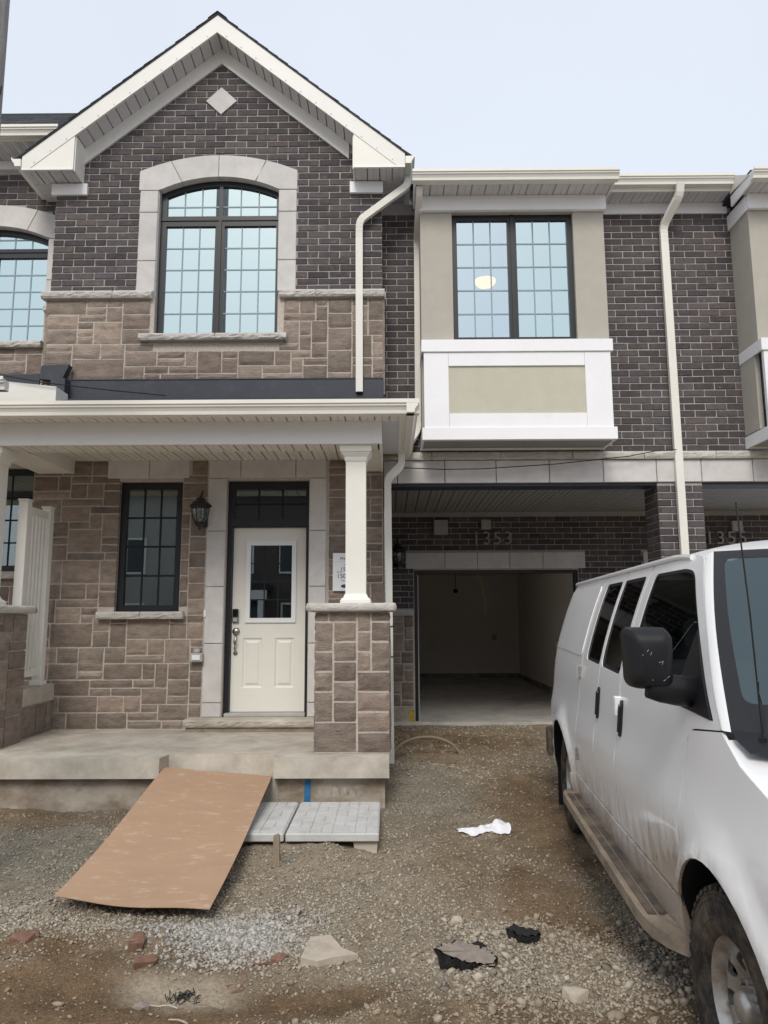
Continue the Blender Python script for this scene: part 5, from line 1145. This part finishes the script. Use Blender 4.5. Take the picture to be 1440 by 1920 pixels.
    # arch liners
    for nm, (c, r) in (('rear', RA), ('front', FA)):
        b = MB(); n = 20
        for a in np.linspace(-.1, pi + .1, n):
            for w_ in (.99, .62): b.v.append(vp(c + (r + .0) * cos(a), s * w_ if w_ < .9 else s * (sw(c + r * cos(a), max(.35, AZ + r * sin(a))) - .012), AZ + (r + .0) * sin(a)))
        for i in range(n - 1): b.f.append((2 * i, 2 * i + 1, 2 * i + 3, 2 * i + 2))
        c0 = len(b.v); b.v.append(vp(c, s * .62, AZ)); b.f += [(2 * i + 1, 2 * i + 3, c0) for i in range(n - 1)]
        b.build('arch_liner', 'van_black', van, fix=False)
    # drip rail and roof edge
    b = MB(); us = np.linspace(-1.08, 2.72, 30)
    b.sweep([vp(u, s * (sw(u, 2.05) + .006), 2.055 - (.0 if u < 2.4 else .02 * ((u - 2.4) / .32) ** 2)) for u in us], [(-.012, -.012), (.014, -.012), (.018, 0), (.012, .014), (-.012, .014)]); b.build('drip_rail', 'van_paint', van)
    # A pillar
    b = MB(); n = 10
    for i in range(n + 1):
        t = i / n; u0 = 3.625 + (2.925 - 3.625) * t; z0 = 1.328 + (2.03 - 1.328) * t + .015 * sin(pi * t); u1, w1, z1 = wse(t)
        w0 = sw(u0, min(z0, 2.05)) + .002
        b.v += [vp(u0, s * w0, z0), vp(u0 * .6 + u1 * .4, s * (w0 * .6 + w1 * .4 + .006), z0 * .6 + z1 * .4), vp(u1, s * w1, z1)]
    for i in range(n):
        for j in range(2): b.f.append((i * 3 + j, i * 3 + j + 1, i * 3 + j + 4, i * 3 + j + 3))
    b.build('windshield_pillar', 'van_paint', van, smooth=True, fix=False)
# roof
b = MB(); us = list(np.linspace(-1.2, 2.70, 26)) + [2.82, 2.92, 3.0]; ts = np.linspace(-1, 1, 21)
for u in us:
    e = 0 if u > -.9 else ((-.9 - u) / .3) ** 2 * .05; fr_ = 0 if u < 2.5 else ((u - 2.5) / .50) ** 2 * .075
    wm = sw(min(u, 2.80), 2.045) - (.0 if u < 2.7 else (u - 2.7) * .25)
    for t in ts: b.v.append(vp(u + .02 * (1 - t * t) * (1 if u > 2.7 else 0), wm * t, 2.045 + .085 * (1 - abs(t) ** 2.6) + .012 * (1 - abs(t) ** 8) - e - fr_ * (1 - .3 * abs(t))))
m_ = len(ts)
for i in range(len(us) - 1):
    for j in range(m_ - 1): b.f.append((i * m_ + j, i * m_ + j + 1, (i + 1) * m_ + j + 1, (i + 1) * m_ + j))
b.build('roof', 'van_paint', van, smooth=True, fix=False)
# rear wall with doors
panel('rear_wall', 'van_paint', van, roundpoly([(-.76, .52), (.76, .52), (.72, 1.3), (.56, 2.03), (-.56, 2.03), (-.72, 1.3)], .05), [roundpoly([(-.60, 1.38), (-.04, 1.38), (-.04, 1.86), (-.50, 1.86)], .05), roundpoly([(.60, 1.38), (.04, 1.38), (.04, 1.86), (.50, 1.86)], .05)], lambda a, b_, o_: vp(-1.27 - .03 * (1 - (a / .8) ** 2) + o_ + max(0, b_ - 1.2) * .13, a, b_), grid=.1, skirt=.02)
for sx_ in (-1, 1):
    panel('rear_window', 'van_tint', van, [(sx_ * x, z) for x, z in ((.60, 1.38), (.04, 1.38), (.04, 1.86), (.50, 1.86))], [], lambda a, b_, o_: vp(-1.262 + max(0, b_ - 1.2) * .13, a, b_), skirt=0)
    b = MB(); b.v = [vp(u, sx_ * w, z) for u, w, z in ((-1.13, .90, 1.05), (-1.25, .79, 1.05), (-1.23, .77, 1.5), (-1.11, .86, 1.5))]; b.f = [(0, 1, 2, 3)]; b.build('tail_lamp', 'red_brick', van, fix=False)
b = MB(); b.sweep([vp(-.80, .99, .56), vp(-1.15, .97, .56), vp(-1.36, .80, .56), vp(-1.40, .4, .56), vp(-1.40, -.4, .56), vp(-1.36, -.80, .56), vp(-1.15, -.97, .56), vp(-.80, -.99, .56)], [(-.02, -.11), (.03, -.09), (.035, .09), (-.02, .11)]); b.build('rear_bumper', 'step_tread', van)
# windshield, cowl, hood, nose
def wsf(a, t, o_):      # a across -1..1, t up 0..1
    u1, w1, z1 = wse(t); bul = .20 * (1 - abs(a) ** 2.4)
    return vp(u1 + bul - o_, w1 * a, z1)
wso = [(-1, 0), (1, 0), (1, 1), (-1, 1)]; wsi = roundpoly([(-.945, .12), (.945, .12), (.95, .945), (-.95, .945)], .05)
panel('windshield', 'windshield_glass', van, wsi, [], wsf, grid=.12, skirt=0, edge=.1); panel('windshield_border', 'black_gloss', van, wso, [inset(wsi, .004)], lambda a, t, o_: wsf(a, t, o_ - .002), grid=.15, skirt=.01, edge=.1)
b = MB(); n = 12
for i in range(n + 1):
    a = -1 + 2 * i / n; bul = .20 * (1 - abs(a) ** 2.4); w = .91 * a
    b.v += [vp(3.66 + bul, w, 1.335), vp(3.71 + bul, w * 1.005, 1.305), vp(3.79 + bul, w * .99, 1.275)]
for i in range(n):
    for j in range(2): b.f.append((i * 3 + j, i * 3 + j + 1, i * 3 + j + 4, i * 3 + j + 3))
b.build('cowl', 'van_black', van, smooth=True, fix=False)
for w0, w1 in ((.30, -.25), (-.30, -.75)): MB().tube([vp(3.80, w0, 1.325), vp(3.83, (w0 + w1) / 2, 1.36), vp(3.79, w1, 1.41)], .011, 6).build('wiper', 'van_trim', van)
b = MB(); us = np.linspace(3.66, 4.52, 14); ts = np.linspace(-1, 1, 23)
for u in us:
    zt = float(np.interp(u, [3.56, 3.62, 3.69, 3.80, 4.30, 4.52], [1.325, 1.317, 1.284, 1.227, 1.092, 1.022])); wm = sw(u, zt) - .001
    for t in ts:
        z = zt + .075 * (1 - abs(t) ** 3) * (1 - ((u - 3.56) / .96) ** 4 * .6); z -= .11 * (1 - abs(t) ** 2) * max(0, 1 - (u - 3.62) / .30)
        b.v.append(vp(u + .04 * (1 - t * t) * (1 if u > 4.4 else 0), wm * t, z))
for i in range(len(us) - 1):
    for j in range(22): b.f.append((i * 23 + j, i * 23 + j + 1, (i + 1) * 23 + j + 1, (i + 1) * 23 + j))
b.build('hood', 'van_paint', van, smooth=True, fix=False)
panel('nose', 'van_paint', van, roundpoly([(-.80, .55), (.80, .55), (.80, .99), (-.80, .99)], .05), [roundpoly([(-.48, .68), (.48, .68), (.48, .93), (-.48, .93)], .03)], lambda a, b_, o_: vp(4.54 + .05 * (1 - (a / .85) ** 2) - o_, a, b_), grid=.12, skirt=.03)
gr = panel('grille', 'van_trim', van, [(-.48, .68), (.48, .68), (.48, .93), (-.48, .93)], [], lambda a, b_, o_: vp(4.53 + .05 * (1 - (a / .85) ** 2), a, b_), skirt=0)
for k in range(4): z = .71 + k * .06; MB().sweep([vp(4.55 + .05 * (1 - (a / .85) ** 2), a, z) for a in np.linspace(-.47, .47, 7)], [(-.006, -.012), (.006, -.012), (.006, .012), (-.006, .012)]).build('grille_bar', 'van_black', gr)
for s in (1, -1): panel('headlight', 'clear_glass', van, roundpoly([(s * .52, .70), (s * .78, .70), (s * .78, .92), (s * .52, .92)], .03), [], lambda a, b_, o_: vp(4.57 + .05 * (1 - (a / .85) ** 2) - o_, a, b_), skirt=.03); panel('headlight_bowl', 'rim', van, roundpoly([(s * .52, .70), (s * .78, .70), (s * .78, .92), (s * .52, .92)], .03), [], lambda a, b_, o_: vp(4.548 + .05 * (1 - (a / .85) ** 2) - o_, a, b_), skirt=0)
b = MB(); b.sweep([vp(4.12, .98, .50), vp(4.45, .95, .50), vp(4.62, .72, .50), vp(4.68, .3, .50), vp(4.68, -.3, .50), vp(4.62, -.72, .50), vp(4.45, -.95, .50), vp(4.12, -.98, .50)], [(-.02, -.12), (.04, -.10), (.05, .06), (-.02, .08)]); b.build('front_bumper', 'van_black', van)
# floor, interior, seats
b = MB(); b.v = [vp(u, w, .42) for u, w in ((-1.2, -.85), (4.4, -.85), (4.4, .85), (-1.2, .85))]; b.f = [(0, 1, 2, 3)]; b.build('floor_pan', 'van_black', van, fix=False)
b = MB(); b.v = [vp(u, w, z) for u, w, z in ((1.95, -.9, .5), (1.95, .9, .5), (1.95, .70, 1.96), (1.95, -.70, 1.96))]; b.f = [(0, 1, 2, 3)]; b.build('bulkhead', 'van_black', van, fix=False)
for s in (1, -1):
    st = MB()
    for u0, u1, w0, w1, z0, z1, sl in ((2.25, 2.75, .22, .70, .80, .95, 0), (2.10, 2.26, .22, .70, .90, 1.50, -.12), (2.04, 2.14, .34, .58, 1.54, 1.74, -.02)):
        q = MB().cbox(u0, u1, w0, w1, z0, z1, .04); q.v = [vp(x + sl * (z - z0), s * y, z) for x, y, z in q.v]; st.add(q.v, q.f)
    st.build('seat', 'seat', van)
b = MB().cbox(3.18, 3.62, -.85, .85, .95, 1.25, .05); b.v = [vp(*v) for v in b.v]; b.build('dashboard', 'seat', van)
b = MB(); n = 20; b.sweep([vp(3.02 + .17 * .4 * cos(a), -.42 + .19 * sin(a), 1.22 + .19 * cos(a)) for a in np.linspace(0, 2 * pi, n)], [(.014 * cos(k * pi / 3), .014 * sin(k * pi / 3)) for k in range(6)]); b.build('steering_wheel', 'van_black', van)
# mirrors
for s in (1, -1):
    U0, W0, Z0 = 3.30, 1.10, 1.570
    poly = roundpoly([(-.085, -.125), (.090, -.122), (.096, .105), (.080, .128), (-.070, .128), (-.092, .09)], .05, 6)
    b = MB(); n = len(poly)
    for k, (du, sc_) in enumerate(((-.055, .93), (-.045, 1.0), (.01, 1.0), (.05, .93), (.075, .80), (.088, .55))): b.v += [vp(U0 + du, s * (W0 + x * sc_ - .06 * du), Z0 + z * sc_) for x, z in poly]
    for k in range(5):
        for i in range(n): b.f.append((k * n + i, k * n + (i + 1) % n, (k + 1) * n + (i + 1) % n, (k + 1) * n + i))
    b.f.append(tuple(5 * n + i for i in range(n))); b.f.append(tuple(range(n - 1, -1, -1)))
    mi = b.build('wing_mirror', 'van_black', van, smooth=True)
    b = MB(); b.v = [vp(U0 - .058, s * (W0 + x * .86), Z0 + z * .86) for x, z in poly]; b.f = [tuple(range(n))]; b.build('mirror_glass', 'nickel', mi, fix=False)
    MB().sweep([vp(3.31, s * 1.10, 1.47), vp(3.31, s * 1.05, 1.452), vp(3.30, s * .99, 1.44), vp(3.28, s * .90, 1.43)], [(.052 * cos(k * pi / 6), .062 * sin(k * pi / 6)) for k in range(12)]).build('mirror_arm', 'van_black', mi, smooth=True)
    rs = random.Random(5)
    if s == 1:
        for k in range(12):   # scratches on the housing
            x, z = rs.uniform(-.07, .06), rs.uniform(-.11, -.01) if k > 2 else rs.uniform(-.03, .05); a = rs.uniform(-.9, .4) if k % 3 else rs.uniform(1.2, 2.2); l = rs.uniform(.003, .008); du = .085 if hypot(x, z) < .06 else .078
            sc_ = 1
            MB().tube([vp(U0 + du + .004, W0 + x * .8 - l * cos(a), Z0 + z * .8 - l * sin(a)), vp(U0 + du + .005, W0 + x * .8 + l * cos(a), Z0 + z * .8 + l * sin(a))], .0009, 4).build('scratch', 'plastic_grey', mi)
MB().tube([vp(3.735, .835, 1.285), vp(3.735, .834, 1.32)], .014, 8).build('antenna_base', 'van_trim', van); MB().tube([vp(3.735, .834, 1.32), vp(3.70, .832, 1.75), vp(3.64, .83, 2.17)], .0032, 6).build('antenna', 'wire', van)
# running boards
for s in (1, -1):
    pth = [(.48, .93), (.49, .98), (.53, 1.015), (.60, 1.03), (1.2, 1.035), (2.0, 1.035), (2.80, 1.035), (2.92, 1.03), (3.01, 1.015), (3.09, .985), (3.15, .945), (3.18, .90)]
    pr = [(.035, -.035), (.062, -.033), (.082, -.022), (.092, -.002), (.086, .018), (.068, .029), (.045, .031), (.036, .026), (-.06, .026), (-.06, -.03)]
    b = MB(); b.sweep([vp(u, s * w, .405) for u, w in pth], [(x * s, z) for x, z in pr] if False else pr if s < 0 else [(-x, z) for x, z in pr])
    rb = b.build('running_board', 'step_bar', van, smooth=False)
    for w_ in (.995, 1.045): b = MB(); b.sweep([vp(u, s * w_, .4335) for u in np.linspace(.62, 2.92, 6)], [(-.019, -.002), (.019, -.002), (.019, .003), (-.019, .003)]); b.build('tread_strip', 'step_tread', rb)
    for u in (.9, 1.9, 2.8): q = MB().box(u - .03, u + .03, .75, 1.0, .38, .40); q.v = [vp(x, s * y, z) for x, y, z in q.v]; q.build('bracket', 'step_tread', rb)
# wheels
def wheel(u, s, steer=0.):
    R, W_ = .392, .245; cw = .845 * s
    def wp(r, a, y):     # y outward from the wheel's middle
        pu, pz = r * cos(a), r * sin(a); du = pu * cos(steer) - y * sin(steer) * s; dw = y * cos(steer) + pu * sin(steer) * s
        return vp(u + du, cw + s * dw, R + pz)
    n = 64; root = bpy.data.objects.new('wheel', None); COL.objects.link(root)
    pf = [(.215, .085), (.222, .108), (.245, .121), (.30, .127), (.345, .122), (.366, .112), (.378, .098), (.383, .08), (.384, 0), (.383, -.08), (.378, -.098), (.345, -.122), (.30, -.127), (.222, -.108)]
    b = MB()
    for k in range(n):
        for r, y in pf: b.v.append(wp(r, 2 * pi * k / n, y))
    m = len(pf)
    for k in range(n):
        for j in range(m - 1): b.f.append((k * m + j, k * m + j + 1, ((k + 1) % n) * m + j + 1, ((k + 1) % n) * m + j))
    ty = b.build('wheel', 'tyre', van, smooth=True); bpy.data.objects.remove(root)
    t = MB(); N = 46                           # tread blocks
    for k in range(N):
        for row, (y0, y1, r0, r1) in enumerate(((.070, .118, .378, .394), (.020, .062, .382, .398), (-.024, .016, .382, .398), (-.066, -.028, .382, .398), (-.118, -.072, .378, .394))):
            a0 = 2 * pi * (k + (row % 2) * .5) / N; a1 = a0 + 2 * pi / N * (.62 if row in (0, 4) else .74); sk = .02 if row % 2 else -.02; q = len(t.v)
            yo0, yo1 = (y0, y1) if y0 > -.06 else (y0, y1)
            rr0 = r1 - .004 if row == 4 else r1; rr1 = r1 - .012 if row == 0 else r1
            t.v += [wp(r0 - .006, a0, y0), wp(r0 - .006, a1, y0), wp(r0 - .012, a1 + sk, y1), wp(r0 - .012, a0 + sk, y1), wp(rr0, a0 + .004, y0 + .002), wp(rr0, a1 - .004, y0 + .002), wp(rr1, a1 + sk - .004, y1 - .002), wp(rr1, a0 + sk + .004, y1 - .002)]
            t.f += [(q, q + 3, q + 2, q + 1), (q + 4, q + 5, q + 6, q + 7), (q, q + 1, q + 5, q + 4), (q + 1, q + 2, q + 6, q + 5), (q + 2, q + 3, q + 7, q + 6), (q + 3, q, q + 4, q + 7)]
    tr = t.build('tread', 'tyre', ty, fix=True); tr['kind'] = 'stuff'
    for rr in (.252, .272, .335, .352):        # ribs on the side wall
        c = MB(); y = float(np.interp(rr, [.222, .245, .30, .345, .366], [.108, .121, .127, .122, .112]))
        for k in range(n):
            for dr, dy in ((-.003, -.002), (0, .0035), (.003, -.002)): c.v.append(wp(rr + dr, 2 * pi * k / n, y + dy))
        for k in range(n):
            for j in range(2): c.f.append((k * 3 + j, k * 3 + j + 1, ((k + 1) % n) * 3 + j + 1, ((k + 1) % n) * 3 + j))
        c.build('sidewall_rib', 'tyre', ty, smooth=True)
    def dish(r): return float(np.interp(r, [0, .055, .075, .11, .15, .175, .19, .208, .218], [.045, .045, .040, .052, .070, .060, .050, .088, .098]))
    if True:
        holes = []
        for k in range(8):
            a = 2 * pi * k / 8 + .2; c, sn = cos(a), sin(a); holes.append([(c * (.142 + .030 * cos(q)) - sn * .027 * sin(q), sn * (.142 + .030 * cos(q)) + c * .027 * sin(q)) for q in np.linspace(0, 2 * pi, 14, endpoint=False)])
        def rm(x, y, o_): r = hypot(x, y); return wp(r, atan2(y, x), dish(r) - o_)
        ri = panel('rim', 'rim', ty, [(.219 * cos(a), .219 * sin(a)) for a in np.linspace(0, 2 * pi, 48, endpoint=False)], holes, rm, grid=.022, skirt=.02, edge=.03)
        b = MB(); k_ = 24
        for a in np.linspace(0, 2 * pi, k_, endpoint=False): b.v += [wp(.217, a, .09), wp(.205, a, -.10), wp(.06, a, -.03)]
        for i in range(k_):
            for j in range(2): b.f.append((i * 3 + j, i * 3 + j + 1, ((i + 1) % k_) * 3 + j + 1, ((i + 1) % k_) * 3 + j))
        b.build('brake_drum', 'van_black', ri, fix=False)
        b = MB(); k_ = 20; pr_ = [(.058, .040), (.058, .075), (.050, .092), (.030, .098), (.002, .099)]
        for a in np.linspace(0, 2 * pi, k_, endpoint=False): b.v += [wp(r, a, y) for r, y in pr_]
        for i in range(k_):
            for j in range(4): b.f.append((i * 5 + j, i * 5 + j + 1, ((i + 1) % k_) * 5 + j + 1, ((i + 1) % k_) * 5 + j))
        b.build('hub_cap', 'rim', ri, smooth=True, fix=False)
        for k in range(8):
            a = 2 * pi * k / 8; q = MB(); k_ = 6
            for h in (.036, .062):
                for e in range(6): x, z = .083 * cos(a) + .012 * cos(e * pi / 3), .083 * sin(a) + .012 * sin(e * pi / 3); q.v.append(wp(hypot(x, z), atan2(z, x), h))
            q.f = [(e, (e + 1) % 6, 6 + (e + 1) % 6, 6 + e) for e in range(6)] + [tuple(range(6, 12))]; q.build('lug_nut', 'nickel', ri, fix=False)
for s in (1, -1): wheel(0, s); wheel(WB, s, radians(-4))
b = MB(); b.v = [vp(-.42, .985, .42), vp(-.42, .72, .42), vp(-.44, .72, .10), vp(-.44, .985, .10), vp(-.43, .985, .42), vp(-.43, .72, .42), vp(-.45, .72, .10), vp(-.45, .985, .10)]; b.f = [(0, 1, 2, 3), (7, 6, 5, 4), (0, 3, 7, 4), (1, 5, 6, 2), (3, 2, 6, 7)]; b.build('mud_flap', 'van_trim', van)

# ================================================================== houses across the street (seen only in the window glass)
def far_house(x, w, wall, label, roofz=7.0):
    t = thing('facing_house', label, 'house', (x, -13, 0), 'houses across the street'); y0, y1 = -22., -13.
    part(t, 'wall', wall, (x, x + w, y0, y1, -.3, roofz)); MB().prism([(x - .4, roofz), (x + w + .4, roofz), (x + w / 2, roofz + w * .38)], 'y', y0 - .3, y1 + .45).build('roof', 'far_roof', t)
    MB().prism([(x - .4, roofz - .02), (x + w + .4, roofz - .02), (x + w / 2, roofz + w * .38 - .02), (x + w / 2, roofz + w * .38 - .28), (x + .1, roofz - .02 + .1)], 'y', y1 + .451, y1 + .5).build('fascia', 'white_trim', t)
    for wx, wz, ww, wh in ((.18, 3.6, .24, 1.5), (.58, 3.6, .24, 1.5), (.60, .9, .22, 1.5)):
        a = x + wx * w; f = part(t, 'window', 'white_trim', (a, a + ww * w, y1 + .001, y1 + .06, wz, wz + wh)); part(f, 'pane', 'far_glass', (a + .08, a + ww * w / 2 - .03, y1 + .061, y1 + .07, wz + .08, wz + wh - .08)); part(f, 'pane', 'far_glass', (a + ww * w / 2 + .03, a + ww * w - .08, y1 + .061, y1 + .07, wz + .08, wz + wh - .08))
    part(t, 'porch_roof', 'far_roof', (x + .1 * w, x + .55 * w, y1 + .001, y1 + 1.8, 2.85, 3.1)); part(t, 'porch_beam', 'white_trim', (x + .1 * w, x + .55 * w, y1 + 1.6, y1 + 1.85, 2.5, 2.849))
    for k in (.12, .5): part(t, 'porch_post', 'white_trim', (x + k * w, x + k * w + .2, y1 + 1.62, y1 + 1.82, 0, 2.499))
    part(t, 'door', 'far_glass', (x + .3 * w, x + .3 * w + 1., y1 + .001, y1 + .05, .1, 2.2))
far_house(-15.5, 6.6, 'far_siding', 'grey sided house mirrored in the porch window glass'); far_house(-8.3, 6.4, 'far_brick', 'brick house mirrored in the front door glass'); far_house(-1.2, 6.6, 'far_siding', 'pale house across the street facing the garage'); far_house(6.2, 6.5, 'far_brick', 'dark brick house across the street facing the van')
